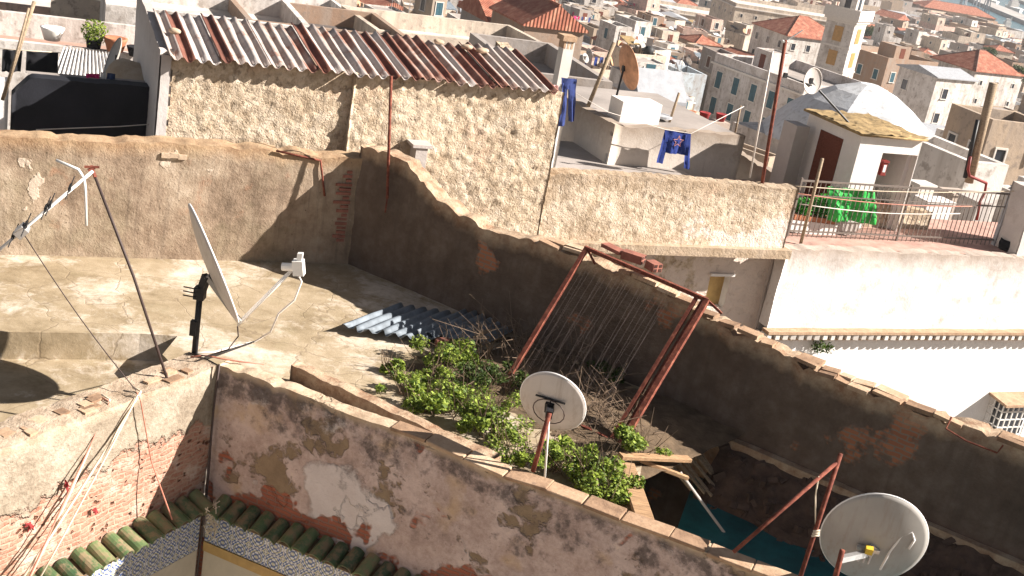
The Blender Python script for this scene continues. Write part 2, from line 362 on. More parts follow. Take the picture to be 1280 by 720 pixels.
def m_corr():
    g=G('corrugated_rusty',.7); p=g.obj(); u=g.uv(); s=sepz(g,u)
    sid=g.ma('FLOOR',g.mul(s[0],1.0)); wn=g.nd('ShaderNodeTexWhiteNoise',noise_dimensions='1D'); g.lk(sid,wn.inputs['W'])
    f=g.add(g.mul(wn.outputs['Value'],.5),g.mul(g.noise(g.mp(u,(.35,1.0,1)),1.6,7,.72),.62))
    col=g.ramp(f,[(.28,(.13,.055,.04)),(.40,(.20,.085,.06)),(.49,(.30,.18,.14)),(.56,(.40,.33,.29)),(.75,(.47,.42,.39)),(.9,(.27,.23,.22))])
    col=g.mix(g.mul(g.step(g.noise(p,3.5,8,.75),.54,.66),.75),col,(.24,.08,.04))
    col=g.mix(g.mul(g.step(g.noise(p,12,5,.7),.6,.7),.4),col,(.12,.07,.05))
    g.bump(g.noise(p,20,4,.7),.2,.01); return g.done(col)
M['corr']=m_corr()
M['corr_grey']=plain('grey_corrugated_sheet',(.17,.20,.23),.65,.35,5,.1,.35)
M['corr_pale']=plain('pale_corrugated_sheet',(.62,.60,.58),.7,.2,4)
def m_rust():
    g=G('rusty_iron',.85); p=g.obj(); f=g.noise(p,14,7,.7)
    return g.done(g.ramp(f,[(.3,(.075,.025,.018)),(.5,(.17,.05,.033)),(.62,(.26,.09,.055)),(.75,(.36,.19,.13))]))
M['rust']=m_rust()
def m_dish(name,c):
    g=G(name,.45,.35); p=g.world(); f=g.noise(p,3,7,.65); st=g.noise(g.mp(p,(9,9,.9)),1.5,6,.65); sp=g.noise(p,24,6,.75)
    col=g.mix(g.ramp(f,[(.35,0.0),(.7,1.0)]),tuple(x*.86 for x in c),c); col=g.mix(g.mul(g.step(st,.52,.7),.38),col,(.24,.17,.11)); col=g.mix(g.mul(g.step(sp,.64,.7),.7),col,(.20,.09,.05))
    return g.done(col,g.add(.35,g.mul(f,.3)))
M['dish']=m_dish('dish_enamel',(.58,.53,.49)); M['dishrim']=plain('dish_rim',(.8,.78,.75),.4,.05)
M['dishgrey']=m_dish('dish_grey_enamel',(.40,.38,.35))
M['dishrust']=plain('dish_rusted',(.52,.27,.15),.7,.35,5)
M['whitep']=plain('white_paint',(.78,.76,.72),.5,.08); M['black']=plain('black_metal',(.02,.02,.022),.5,.3); M['alu']=plain('aluminium',(.55,.54,.53),.35,.15,6,.7)
M['whitecable']=plain('white_cable',(.72,.66,.6),.5,.1); M['redcable']=plain('red_cable',(.5,.2,.14),.5,.15); M['darkcable']=plain('dark_cable',(.06,.04,.035),.6,.2)
M['rope']=plain('pale_rope',(.68,.58,.44),.9,.2)
def m_wood(name,c):
    g=G(name,.85); p=g.obj(); f=g.noise(g.mp(p,(1.5,14,14)),3,7,.7); return_=g.ramp(f,[(.3,tuple(x*.45 for x in c)),(.55,c),(.75,tuple(x*1.35 for x in c))]); g.bump(f,.5,.01); return g.done(return_)
M['wood']=m_wood('weathered_timber',(.40,.25,.14)); M['pole']=m_wood('pole_timber',(.33,.25,.17)); M['doorwood']=m_wood('brown_door_paint',(.16,.05,.03))
M['stone']=plain('coping_stone',(.50,.38,.27),.9,.35,7,bump=.6); M['brickred']=plain('hollow_brick_clay',(.30,.12,.085),.85,.35,9,bump=.3); M['cavity']=plain('brick_cavity',(.05,.02,.015),.9)
def m_coping():
    g=G('coping_tiles',.9); p=g.world(); f=g.noise(p,4,8,.7); r=g.nd('ShaderNodeNewGeometry').outputs['Random Per Island']
    col=g.ramp(g.add(g.mul(f,.65),g.mul(r,.35)),[(.3,(.20,.125,.08)),(.48,(.36,.235,.15)),(.62,(.48,.34,.225)),(.75,(.56,.44,.32))])
    col=g.mix(g.mul(g.step(g.noise(p,9,7,.75),.56,.68),.6),col,(.17,.12,.09)); g.bump(g.noise(p,25,5,.7),.6,.015); return g.done(col)
M['coping']=m_coping()
def m_gtile():
    g=G('green_glazed_tile',.35,.5); p=g.world(); f=g.noise(p,6,6,.65); r=g.nd('ShaderNodeNewGeometry').outputs['Random Per Island']
    col=g.ramp(g.add(g.mul(f,.5),g.mul(r,.5)),[(.25,(.03,.065,.03)),(.5,(.07,.125,.05)),(.7,(.15,.19,.08)),(.85,(.30,.28,.16))])
    dirt=g.step(g.noise(p,8,7,.75),.46,.58); col=g.mix(g.mul(dirt,.75),col,(.25,.17,.1)); return g.done(col,g.add(.35,g.mul(dirt,.5)))
M['gtile']=m_gtile()
def m_azul():
    g=G('blue_white_tiles',.3,.5); u=g.uv(); p=g.world()
    s=g.mp(u,(4.2,4.2,1)); fr=g.nd('ShaderNodeVectorMath',operation='FRACTION'); g.lk(s,fr.inputs[0]); c=g.nd('ShaderNodeVectorMath',operation='SUBTRACT'); g.lk(fr.outputs[0],c.inputs[0]); c.inputs[1].default_value=(.5,.5,0)
    ab=g.nd('ShaderNodeVectorMath',operation='ABSOLUTE'); g.lk(c.outputs[0],ab.inputs[0]); x,y,_=sepz(g,ab.outputs[0])
    ln=g.nd('ShaderNodeVectorMath',operation='LENGTH'); g.lk(c.outputs[0],ln.inputs[0]); r=ln.outputs['Value']
    w1=g.ma('SINE',g.mul(g.add(g.mul(r,1.0),g.mul(g.ma('MULTIPLY',x,y),2.0)),30)); w2=g.ma('SINE',g.mul(g.ma('SUBTRACT',x,y),22))
    k=g.step(g.add(w1,g.mul(w2,.8)),.1,.5); k2=g.step(g.ma('MAXIMUM',x,y),.47,.49)
    col=g.mix(k,(.07,.11,.26),(.62,.64,.66)); col=g.mix(g.step(g.ma('SINE',g.mul(r,24)),.8,.9),col,(.42,.40,.2)); col=g.mix(k2,col,(.55,.52,.46))
    col=g.mix(g.mul(g.step(g.noise(p,5,5,.7),.5,.7),.3),col,(.35,.3,.25)); return g.done(col)
M['azul']=m_azul(); M['ochre']=plain('ochre_tile_band',(.46,.30,.11),.5,.2,6); M['courtwall']=plain('cream_court_plaster',(.52,.46,.36),.8,.15,3)
M['teal']=plain('teal_paint',(.012,.10,.115),.35,.6,1.6,bump=.15,bsc=5)
M['rubblestone']=plain('broken_masonry',(.085,.055,.042),.95,.45,5,bump=.8,bsc=16)
M['dirt']=plain('roof_soil',(.13,.09,.055),.95,.5,5,bump=.8)
def m_leaf(name,a,b):
    g=G(name,.6,.3); r=g.nd('ShaderNodeNewGeometry').outputs['Random Per Island']; p=g.world()
    col=g.ramp(g.add(g.mul(r,.6),g.mul(g.noise(p,4,4),.4)),[(.2,a),(.6,b),(.9,tuple(x*1.5 for x in b))]); g.b.inputs['Subsurface Weight'].default_value=0
    tr=g.nd('ShaderNodeBsdfTranslucent'); g.lk(col,tr.inputs[0]); mx=g.nd('ShaderNodeMixShader'); mx.inputs[0].default_value=.3
    g.lk(g.b.outputs[0],mx.inputs[1]); g.lk(tr.outputs[0],mx.inputs[2]); g.lk(mx.outputs[0],g.t.nodes['Material Output'].inputs[0]); return g.done(col)
M['leaf']=m_leaf('bright_leaf',(.05,.10,.012),(.25,.32,.045)); M['leafdark']=m_leaf('dark_leaf',(.02,.04,.008),(.075,.115,.02)); M['twig']=plain('dry_twig',(.20,.14,.095),.9,.35,8)
M['treeleaf']=m_leaf('tree_leaf',(.02,.04,.012),(.05,.085,.025))
M['denim']=plain('blue_denim',(.035,.055,.19),.9,.3,9); M['jersey']=plain('blue_jersey',(.012,.03,.17),.85,.2,5); M['pinkcloth']=plain('pink_cloth',(.62,.03,.16),.85,.1); M['palepink']=plain('pale_pink_cloth',(.7,.4,.4),.85,.1)
M['bluecloth']=plain('slate_blue_cloth',(.07,.1,.2),.85,.15); M['whitecloth']=plain('white_cloth',(.75,.72,.68),.85,.08); M['blackcloth']=plain('black_cloth',(.013,.013,.016),.9,.2); M['redcloth']=plain('red_cloth',(.28,.035,.035),.85,.15); M['emblem']=plain('emblem_print',(.5,.23,.2),.8,.1)
M['greennet']=m_leaf('bright_green_leaf',(.03,.24,.03),(.10,.42,.07)); M['greensheet']=plain('green_plastic',(.035,.40,.07),.5,.4,5); M['terracotta']=plain('terracotta',(.42,.17,.09),.8,.2,8)
M['weedroof']=plain('mossy_roof',(.30,.21,.10),.95,.55,6,bump=.8,bsc=14)
M['railing']=plain('grey_railing',(.17,.14,.12),.6,.15); M['drainpipe']=plain('red_drainpipe',(.20,.03,.025),.5,.2)
M['glass']=plain('dark_glass',(.03,.035,.045),.15,.2,1,0,.5); M['yellow']=plain('yellow_plastic',(.6,.42,.04),.5,.1)
M['slate']=plain('grey_asbestos',(.33,.34,.36),.8,.2,3)
M['shut_blue']=plain('blue_green_shutter',(.035,.10,.13),.6,.25,2); M['shut_brown']=plain('brown_shutter',(.14,.07,.045),.7,.3,2); M['shut_yel']=plain('ochre_tile_panel',(.42,.24,.08),.5,.2,3); M['trim']=plain('pale_trim',(.62,.58,.53),.8,.1)
def m_city(name,c,gr=(.3,.25,.21)):
    g=G(name); p=g.world(); r=g.nd('ShaderNodeObjectInfo').outputs['Random']; b=g.noise(p,.5,6,.7); f=g.noise(p,2.5,6,.7)
    st=g.noise(g.mp(p,(1.5,1.5,.15)),1,5,.6)
    col=g.mix(g.mul(r,.25),c,tuple(x*.75 for x in c)); col=g.mix(g.mul(g.step(b,.45,.65),.6),col,gr); col=g.mix(g.mul(g.step(st,.48,.66),.6),col,gr); col=g.mix(g.mul(g.step(f,.54,.64),.6),col,tuple(x*.7 for x in gr))
    g.bump(f,.4,.08); return g.done(col)
CW={'white':m_city('city_white',(.66,.62,.58)),'cream':m_city('city_cream',(.60,.51,.41)),'sand-coloured':m_city('city_sand',(.44,.34,.25)),'grey':m_city('city_grey',(.33,.30,.28)),
    'pink-tinted':m_city('city_pink',(.66,.46,.38)),'pale blue':m_city('city_blue',(.48,.55,.60)),'brown':m_city('city_brown',(.30,.20,.14))}
def m_citytile():
    g=G('orange_roof_tiles',.85); p=g.obj(); s=sepz(g,p); f=g.noise(p,1.2,6,.7)
    col=g.ramp(f,[(.3,(.20,.08,.055)),(.48,(.34,.125,.08)),(.66,(.46,.24,.16))])
    wv=g.ma('SINE',g.mul(g.add(s[0],s[1]),24)); col=g.mix(g.mul(g.step(wv,.2,.9),.2),col,(.2,.06,.035)); g.bump(wv,.5,.05); return g.done(col)
M['citytile']=m_citytile()
M['ridge']=plain('dark_ridge_tile',(.16,.09,.07),.9)
M['roofgrey']=plain('grey_flat_roof',(.31,.275,.25),.9,.3,.6,bump=.2); M['roofpink']=plain('reddish_flat_roof',(.36,.23,.18),.9,.4,.8); M['roofwhite']=plain('limewashed_roof',(.56,.51,.46),.9,.35,.8); M['roofdark']=plain('dark_felt_roof',(.14,.12,.11),.9,.4,.7)
M['tankblue']=plain('blue_tank',(.06,.17,.4),.5,.1); M['tankwhite']=plain('white_tank',(.7,.68,.65),.5,.1); M['tankblack']=plain('black_tank',(.03,.03,.03),.6,.1)
def m_ground():
    g=G('street_ground',.95); p=g.world(); f=g.noise(p,.12,8,.7); return g.done(g.ramp(f,[(.35,(.10,.085,.07)),(.5,(.20,.17,.14)),(.65,(.33,.28,.23))]))
M['ground']=m_ground()
def m_sea():
    g=G('harbour_water',.18,.5); p=g.world(); g.bump(g.noise(g.mp(p,(1,.35,1)),.12,5,.6),.35,1.2); f=g.noise(p,.004,4,.6); return g.done(g.mix(f,(.015,.07,.11),(.04,.16,.2)))
M['sea']=m_sea(); M['quay']=plain('quay_concrete',(.38,.36,.34),.9,.25,.05)
# ------------------------------------------------------------------ foreground
rng=random.Random(11)
Z=Vector((0,0,1))
def hdir(deg): return Vector((math.cos(rad(deg)),math.sin(rad(deg)),0))
B=hdir(26); NB=Vector((B.y,-B.x,0)); NK=-NB
BW=at(330,327,0)
cor=onp(435,322,BW,NB)
DV=hdir(-31); ND=Vector((DV.y,-DV.x,0))
# long parapet at the back of the terrace
t0=(cor-BW).dot(B)
mb=wall(BW-B*7,B,t0+7+.15,NB,.36,lambda u:1.73+.03*math.sin(u*1.3),-.5,amp=.03,fr=1.6,amp2=.012,erode=.05,seed=2)
pw=tag(mb.build('parapet_wall',M['back'],smooth=True),'long brown stained parapet wall behind the terrace, in full sun','wall')
mbk=MB()
for k in range(17):
    z=.28+k*.068; o=rng.uniform(.10,.2) if k%2 else rng.uniform(.05,.14)
    mbk.obox(cor-B*(.12+o/2)+NB*.0+Z*z,B*o/2*1.3,NB*rng.uniform(.008,.022)+Z*rng.uniform(-.004,.004),Z*rng.uniform(.018,.026))
mbk.build('exposed_bricks',M['brickred'],pw)
mbk=MB()
for (px,py) in ((207,194),(218,194),(228,196)):
    q=onp(px,py,BW,NB); mbk.obox(q,B*.06,NB*.03,Z*.035)
mbk.build('loose_plaster_lumps',M['stone'],pw)
# diagonal wall
dprof=lerp_prof([(-.3,1.92),(.9,1.92),(1.2,1.72),(1.54,1.52),(2.29,1.38),(2.98,1.42),(3.89,1.50),(4.9,1.46),(6.0,1.30),(7.9,1.10),(9.7,1.17),(14,1.1)])
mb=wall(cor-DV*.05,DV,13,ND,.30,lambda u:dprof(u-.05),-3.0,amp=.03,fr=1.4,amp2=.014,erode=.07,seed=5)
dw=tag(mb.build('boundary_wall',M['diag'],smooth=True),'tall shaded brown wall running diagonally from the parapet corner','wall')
mbk=MB(); u=3.3
while u<12.6:
    L=rng.uniform(.14,.4); zz=dprof(u+L/2)-.015
    if rng.random()<.86:
        for row in (0,1) if rng.random()<.6 else (0,):
            c=cor+DV*(u+L/2)-ND*(.06+.13*row+rng.uniform(-.03,.03)); c.z=zz+rng.uniform(-.01,.03)
            a=rng.uniform(-.12,.12); ax=(DV*math.cos(a)+ND*math.sin(a)); ay=(ND*math.cos(a)-DV*math.sin(a))
            mbk.obox(c,ax*L/2*.96+Z*rng.uniform(-.012,.012),ay*rng.uniform(.06,.10),Z*rng.uniform(.015,.03)+ND*rng.uniform(-.01,.01))
    u+=L+rng.uniform(0,.05)
mbk.build('coping',M['coping'],dw)
# base ledge of the diagonal wall where the pit starts
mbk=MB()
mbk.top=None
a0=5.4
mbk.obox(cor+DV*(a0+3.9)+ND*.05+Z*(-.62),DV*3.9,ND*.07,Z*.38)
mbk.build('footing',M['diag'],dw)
mbk=MB(); p_=cor+DV*9.15+ND*.03; 
mbk.tube([p_+Z*1.1,p_+ND*.1+Z*.98,p_+ND*.1+DV*.25+Z*.93,p_+DV*.6+ND*.1+Z*.93,p_+DV*.62+Z*1.0],.012,6); mbk.build('bent_pipe',M['rust'],dw)
# terrace
E0=[at(-160,413,0),at(175,417,0),at(222,420,0),at(203,443,0)]
c0=at(272,456,.4)
NV=(at(985,720,.4)-c0).normalized(); NN=Vector((NV.y,-NV.x,0))
LV=(c0-at(0,560,.4)).normalized(); LN=Vector((LV.y,-LV.x,0))
nearend=c0+NV*5.05; 
def flat(p,z): return Vector((p.x,p.y,z))
tw=[E0[0],E0[1],E0[2],E0[3],flat(c0-LN*.3,0),flat(c0+NV*.2-NN*.1,0),flat(nearend-NN*.15,0),at(806,560,0),at(800,497,0),flat(cor+DV*5.5-ND*.1,0),flat(cor-ND*.1,0),flat(BW-B*7-NB*.1,0)]
mb=MB(); mb.poly(tw)
for i in range(4): mb.quad(flat(tw[i],-.5),flat(tw[i+1],-.5),tw[i+1],tw[i])
for i in (6,7,8): mb.quad(flat(tw[i],-1.6),flat(tw[i+1],-1.6),tw[i+1],tw[i])
bm=bmesh.new(); 
tf=mb.build('terrace_floor',M['floor'],kind='structure')
mb=MB(); lp=[at(-200,405,-.36),at(240,400,-.36),flat(c0-LN*.2,-.36),flat(c0-LV*6-LN*.2,-.36)]
mb.poly(lp); mb.build('lower_terrace_floor',M['floor'],kind='structure')
# low kerb on the terrace, shaded face towards us
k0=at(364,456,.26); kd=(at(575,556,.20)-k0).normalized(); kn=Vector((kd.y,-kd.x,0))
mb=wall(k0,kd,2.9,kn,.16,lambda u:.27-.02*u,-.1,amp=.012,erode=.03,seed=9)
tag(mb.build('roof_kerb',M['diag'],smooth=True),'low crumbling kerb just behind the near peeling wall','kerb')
# near wall with peeling plaster
pp=[]
for px in ((275,455),(347,481),(400,502),(453,523),(520,546),(570,567),(610,588),(683,612),(763,644),(853,678),(943,713)):
    q=onp(*px,c0,NN); pp.append(((q-c0).dot(NV),q.z))
nprof=lerp_prof(pp+[(12,pp[-1][1])])
mb=wall(c0,NV,9.5,NN,.2,nprof,-6.2,du=.07,dz=.07,amp=.022,fr=1.5,amp2=.008,erode=.035,seed=14)
nw=tag(mb.build('peeling_wall',M['near'],smooth=True),'nearest wall, pinkish plaster peeling off in patches, in shade','wall')
mbk=MB(); u=.35
while u<9.3:
    L=rng.uniform(.38,.52); c=c0+NV*(u+L/2)-NN*.10; c.z=(nprof(u+.02)+nprof(u+L-.02))/2-.012+rng.uniform(-.008,.010)
    sl=(nprof(u+L)-nprof(u))/L
    ax=(NV+Z*sl).normalized()
    if u>2.4 or (u>1 and rng.random()<.35): mbk.obox(c+NV*rng.uniform(-.008,.008),ax*(L/2-.007)+NN*rng.uniform(-.012,.012),-NN*(.115+rng.uniform(-.01,.012)),Z*.022+NN*rng.uniform(-.008,.008))
    u+=L
cp=mbk.build('coping',M['coping'],nw)
bv=cp.modifiers.new('bevel','BEVEL'); bv.width=.01; bv.segments=2
# left courtyard wall
mb=wall(c0-LV*6.5,LV,6.5,LN,.44,lambda u:.40+.012*math.sin(u*2.1),-6.2,du=.07,dz=.07,amp=.03,fr=1.5,amp2=.014,erode=.04,seed=23)
lw=tag(mb.build('brick_court_wall',M['left'],smooth=True),'sunlit wall at lower left, grey plaster worn to salmon brick','wall')
mbk=MB()
for k in range(26):
    u=rng.uniform(.2,4.5); L=rng.uniform(.1,.3); c=c0-LV*u-LN*rng.uniform(.05,.26); c.z=.4+rng.uniform(-.01,.015)
    mbk.obox(c-Z*.012,LV*L/2*.8,LN*rng.uniform(.03,.07),Z*.015+LN*rng.uniform(-.005,.005))
mbk.build('coping',M['coping'],lw)
# tile eaves
def tile_row(parent,org,d,n,L,z,step,drop):
    mb=MB(); k=0
    u=.06
    while u<L:
        c=org+d*u; s=.052+rng.uniform(-.004,.004); ln=.30+rng.uniform(-.03,.03); dz=rng.uniform(-.025,.02)
        a=c+n*.0+Z*(z+dz); b=c+n*ln+Z*(z-drop+dz)+d*rng.uniform(-.01,.01); m=9
        dirv=(b-a).normalized(); up=n.cross(d); up=up if up.z>0 else -up
        nrm=dirv.cross(d); nrm=nrm if nrm.z>0 else -nrm
        r0=step*.40; r1=step*.44
        ring=[]
        for (P,r,th) in ((a,r0,0),(b,r1,0),(b,r1-.016,0),(a,r0-.016,0)):
            ids=[]
            for i in range(m):
                t=math.pi*i/(m-1); ids.append(len(mb.v)); mb.v.append(P+d*math.cos(t)*r+nrm*math.sin(t)*r)
            ring.append(ids)
        for i in range(m-1):
            for q in range(3): mb.face((ring[q][i],ring[q][i+1],ring[q+1][i+1],ring[q+1][i]))
        u+=step
    o=mb.build('tile_eave',M['gtile'],parent,smooth=False)
    mb=MB(); mb.obox(org+d*(L/2)+n*.12+Z*(z-drop*.5-.035),d*L/2,n*.11-Z*drop*.35,Z*.015); mb.build('eave_board',M['dirt'],parent)
tile_row(lw,c0-LV*5+Z*(-.4),LV,LN,4.86,-1.22,.215,.11)
tile_row(nw,c0+NV*.25-Z*.4,NV,NN,6,-1.22,.2,.11)
def strip(parent,name,mat,org,d,n,u0,u1,z0,z1,pr):
    mb=MB(); a,b=org+d*u0,org+d*u1
    q=[Vector((a.x,a.y,z0))+n*pr,Vector((b.x,b.y,z0))+n*pr,Vector((b.x,b.y,z1))+n*pr,Vector((a.x,a.y,z1))+n*pr]
    mb.quad(*q,uv=[(u0,z0),(u1,z0),(u1,z1),(u0,z1)]); 
    mb.quad(q[3],q[2],q[2]-n*pr,q[3]-n*pr); mb.quad(q[1],q[0],q[0]-n*pr,q[1]-n*pr); mb.quad(q[0],q[3],q[3]-n*pr,q[0]-n*pr); mb.quad(q[2],q[1],q[1]-n*pr,q[2]-n*pr)
    return mb.build(name,mat,parent)
strip(lw,'tiled_panel',M['azul'],c0-LV*5,LV,LN,0,4.9,-1.98,-1.36,.06)
strip(lw,'court_plaster',M['courtwall'],c0-LV*5,LV,LN,0,4.9,-6,-1.99,.055)
strip(nw,'ochre_border',M['ochre'],c0,NV,NN,.1,6,-1.48,-1.36,.075)
strip(nw,'tiled_panel',M['azul'],c0,NV,NN,.1,6,-1.86,-1.483,.06)
strip(nw,'ochre_border',M['ochre'],c0,NV,NN,.1,6,-1.99,-1.863,.075)
strip(nw,'court_plaster',M['courtwall'],c0,NV,NN,.1,6,-6,-1.993,.05)
mb=MB(); a=c0+LN*.07+NN*.07
mb.tube([a+Z*z+Vector((.012*math.sin(z*3),.01*math.cos(z*2),0)) for z in [.05-.3*k for k in range(22)]],.014,6)
tag(mb.build('corner_cable',M['darkcable'],smooth=True),'dark cable running down the corner where the two court walls meet','cable')
mb=MB(); r2=random.Random(4)
for k in range(9):
    p=c0+LN*.3+NN*.22-Z*1.6; pts=[]
    for i in range(7):
        pts.append(p+Vector((r2.uniform(-.08,.08),r2.uniform(-.08,.08),0))+Z*(-.07*i+r2.uniform(-.03,.03)))
    mb.tube(pts,.006,5)
tag(mb.build('rope_tangle',M['rope']),'frayed pale rope tangle hanging off the tile eave corner','rope')
mb=MB(); q=[c0-LV*8,c0,c0+NV*9,c0+NV*9+NN*9,c0-LV*8+NN*9]; mb.poly([flat(p,-6) for p in q]); mb.build('court_floor',M['courtwall'],kind='structure')
# washing lines down the left wall
lines=[((133,497),(60,690),(36,724)),((172,487),(95,640),(20,735)),((168,492),(120,640),(48,726)),((133,500),(75,640),(30,735))]
for i,(a,m_,b) in enumerate(lines):
    pa=at(*a,.41)+LN*.05; pb=at(*b,-1.0); mid=(pa+pb)/2+Vector((0,0,-.07+.02*i))
    mb=MB(); mb.tube([pa-LN*.12,pa,(pa+mid)/2-Z*.015,mid,(mid+pb)/2-Z*.015,pb],.014 if i<2 else .009,5)
    tag(mb.build('clothes_line',M['rope'] if i!=3 else M['redcable'],smooth=True),['pale rope line, leftmost of those falling down the salmon wall','thick pale rope line, longest one crossing the salmon brick wall','thin pale rope line between the two thicker ones on the brick wall','reddish cord hanging beside the leftmost rope on the brick wall'][i],'rope','lines hanging down the salmon wall')
mb=MB(); mb.tube([at(171,490,.42),at(174,500,.36)+LN*.02,at(185,575,-.42)+LN*.05,at(197,640,-1.1)+LN*.22],.008,5)
tag(mb.build('hanging_cable',M['redcable']),'thin brown cable dropping straight from the wall top to the green tiles','cable')
for i,(px,py) in enumerate(((119,638),(83,606),(37,657))):
    q=onp(px,py,c0+LN*.05,LN); mb=MB(); r2=random.Random(i)
    for k in range(7):
        d=Vector((r2.uniform(-1,1),r2.uniform(-1,1),r2.uniform(-1,1)))*.035; mb.tube([q-d,q+Z*.02,q+d-Z*.03],[.008,.015,.006],5)
    tag(mb.build('red_cloth_knot',M['redcloth']),['red rag knot, lowest right of three on the salmon wall','small red rag knot, highest of three on the salmon wall','faded red rag knot nearest the left edge on the salmon wall'][i],'rag','red rags on the wall lines')
# ------------------------------------------------------------------ shed with corrugated roof
PS=BW+NK*1.6
def shp(t,z,o=0): 
    p=PS+B*t+NB*o; return Vector((p.x,p.y,z))
tl,tr_=-1.36,5.15
hr=empty('rubble_shed',shp(1.9,-1),0,'rubble stone shed under a rusty corrugated roof behind the parapet','shed')
def addw(mb,name,mat,root,smooth=None):
    if smooth is None: smooth=mb.top is not None
    o=mb.build(name,mat,smooth=smooth); child_world(o,root); return o
mb=wall(shp(tl,0),B,1.52-tl,NB,.3,lambda u:2.66,-1,amp=.03,fr=1.3,amp2=.02,fr2=9,erode=.02,seed=31,du=.05,dz=.05,cell=(.022,6)); addw(mb,'wall',M['rubble'],hr)
mb=wall(shp(1.50,0,.11),B,tr_+.06-1.5,NB,.4,lambda u:2.68,-1,amp=.035,fr=1.3,amp2=.022,fr2=9,erode=.03,seed=33,du=.045,dz=.045,cell=(.026,6)); addw(mb,'wall',M['rubble'],hr)
# side walls
mb=wall(shp(tl-.12,0,-3.2),NB,3.24,-B,.14,lambda u:2.66+(3.24-u)*.14,-1,amp=.01,erode=.02,seed=35); addw(mb,'side_wall',M['greywhite'],hr)  # whitewashed end wall, its shade put into the grey colour
mb=wall(shp(tl-.14,0,.0),B,.2,NB,.2,lambda u:2.72,-1,amp=.006,erode=.01,seed=36); addw(mb,'corner_pier',M['greywhite'],hr)
mb=wall(shp(tr_,0,-.3),NK,2.2,B,.25,lambda u:2.68+u*.14,-1,amp=.03,erode=.02,seed=37); addw(mb,'side_wall',M['rubble'],hr)
# corrugated roof sheets : one mesh per sheet
el=onp(212,72,BW+NK*1.42,NB); er=onp(697,114,BW+NK*1.42,NB)
pitch=.185; ncor=int((er-el).length/pitch); pitch=(er-el).length/ncor; RD=2.05
sh_n=0; i=0
while i<ncor:
    k=min(rng.choice((3,4,4,5)),ncor-i); mb=MB(); nsub=8; ny=8; ov=rng.uniform(-.06,.05); lift=.018*(sh_n%2)
    ids=[]; tilt=rng.uniform(-.012,.012); top_ov=rng.uniform(-.12,.1)
    for s in range(k*nsub+1):
        u=i+s/nsub
        base=el.lerp(er,u/ncor)
        ph=u%1.0; h=.030*(math.cos(2*math.pi*ph)); h=max(-.026,min(.030,h*1.3))
        col=[]
        for j in range(ny+1):
            yy=-.04+ov*.6+(RD+.04-ov*.6+top_ov)*j/ny
            p=base+NK*yy+Z*(h+yy*math.tan(rad(8))+lift+tilt*(s/nsub-k/2)+.02*n3((u,yy,0),1.1,3))
            if j==0: p+=NK*(.018*n3((u*2,0,0),2,7))
            col.append(len(mb.v)); mb.v.append(p)
        ids.append(col)
    for s in range(k*nsub):
        for j in range(ny):
            cid=i+int(s/nsub)+.5
            mb.face((ids[s][j],ids[s+1][j],ids[s+1][j+1],ids[s][j+1]),[(cid,j/ny*2),(cid,j/ny*2),(cid,(j+1)/ny*2),(cid,(j+1)/ny*2)])
    o=addw(mb,'roof_sheet',M['corr'],hr,True); sm=o.modifiers.new('thick','SOLIDIFY'); sm.thickness=.006
    i+=k; sh_n+=1
for i,(t,y) in enumerate(((3.6,1.75),(4.1,1.6),(4.35,1.5),(-1.0,1.0))):
    p=el+(er-el).normalized()*(t+1.2)+NK*y+Z*(y*.14+.085); mb=MB(); bm=bmesh.new(); bmesh.ops.create_icosphere(bm,subdivisions=2,radius=.085)
    for v in bm.verts: q=v.co.copy(); v.co=Vector((q.x*1.2,q.y,q.z*.55))*(1+.5*n3(q,6,i)); 
    mb.v=[p+v.co for v in bm.verts]; [mb.face([v.index for v in f.verts]) for f in bm.faces]; bm.free()
    tag(mb.build('roof_stone',M['stone'],smooth=True),['stone weighting the rusty roof, left of three near its right end','stone weighting the rusty roof, middle of three near its right end','stone weighting the rusty roof, right of three near its right end','lone pale stone on the left end of the rusty roof'][i],'stone','stones on the rusty roof')
mb=MB(); p=onp(489,95,cor+ND*.09,ND); q=onp(484,248,cor+ND*.09,ND); mb.tube([p,q],.022,8)
mb.tube([q,q-Z*.22],.014,6)
tag(mb.build('rusty_prop',M['rust'],smooth=True),'thin rusty pole fixed to the diagonal wall, reaching up to the corrugated eave','pole')
# small white niche and rebar
mb=MB(); q=onp(522,200,PS+NB*.3,NB); mb.obox(q-NB*.0,B*.10,NB*.14,Z*.25); mb.obox(q+Z*.27,B*.17,NB*.17,Z*.025)
tag(mb.build('capped_pier',M['greywhite']),'small pale pier with flat cap against the rubble shed wall','pier')
mb=MB(); mb.tube([onp(345,188,BW+NB*.02,NB)+NB*.02,onp(400,200,BW,NB)+NB*.03,onp(405,244,BW,NB)+NB*.04],.018,6)
tag(mb.build('bent_rod',M['rust'],smooth=True),'bent dark rod hooked over the parapet near its right end','rod')
# ------------------------------------------------------------------ middle house (rubble parapet over recess)
mh=empty('rubble_house',PS+B*8-NB*.3+Z*(-4.0),0,'rubble walled house with low roof parapet between shed and white house','house')
PM=PS
mtop=lerp_prof([(0,1.22),(2,1.26),(5.6,1.22)])
mb=wall(PM+B*5.0+NB*.05,B,5.6,NB,.35,mtop,-.12,amp=.025,fr=1.4,amp2=.014,erode=.05,seed=41,du=.06,dz=.06,cell=(.016,6),back=.3); addw(mb,'upper_wall',M['midwall'],mh)
mb=MB(); mb.obox(PM+B*7.75+NB*.04+Z*(-.10),B*2.95,NB*.16,Z*.09); 
o=addw(mb,'ledge',M['midwall'],mh,False)
hx0=(onp(886,360,PM-NB*.42,NB)-PM).dot(B)-5.0; hx1=(onp(909,360,PM-NB*.42,NB)-PM).dot(B)-5.0
zt_=onp(898,346,PM-NB*.42,NB).z; zb_=onp(895,383,PM-NB*.42,NB).z
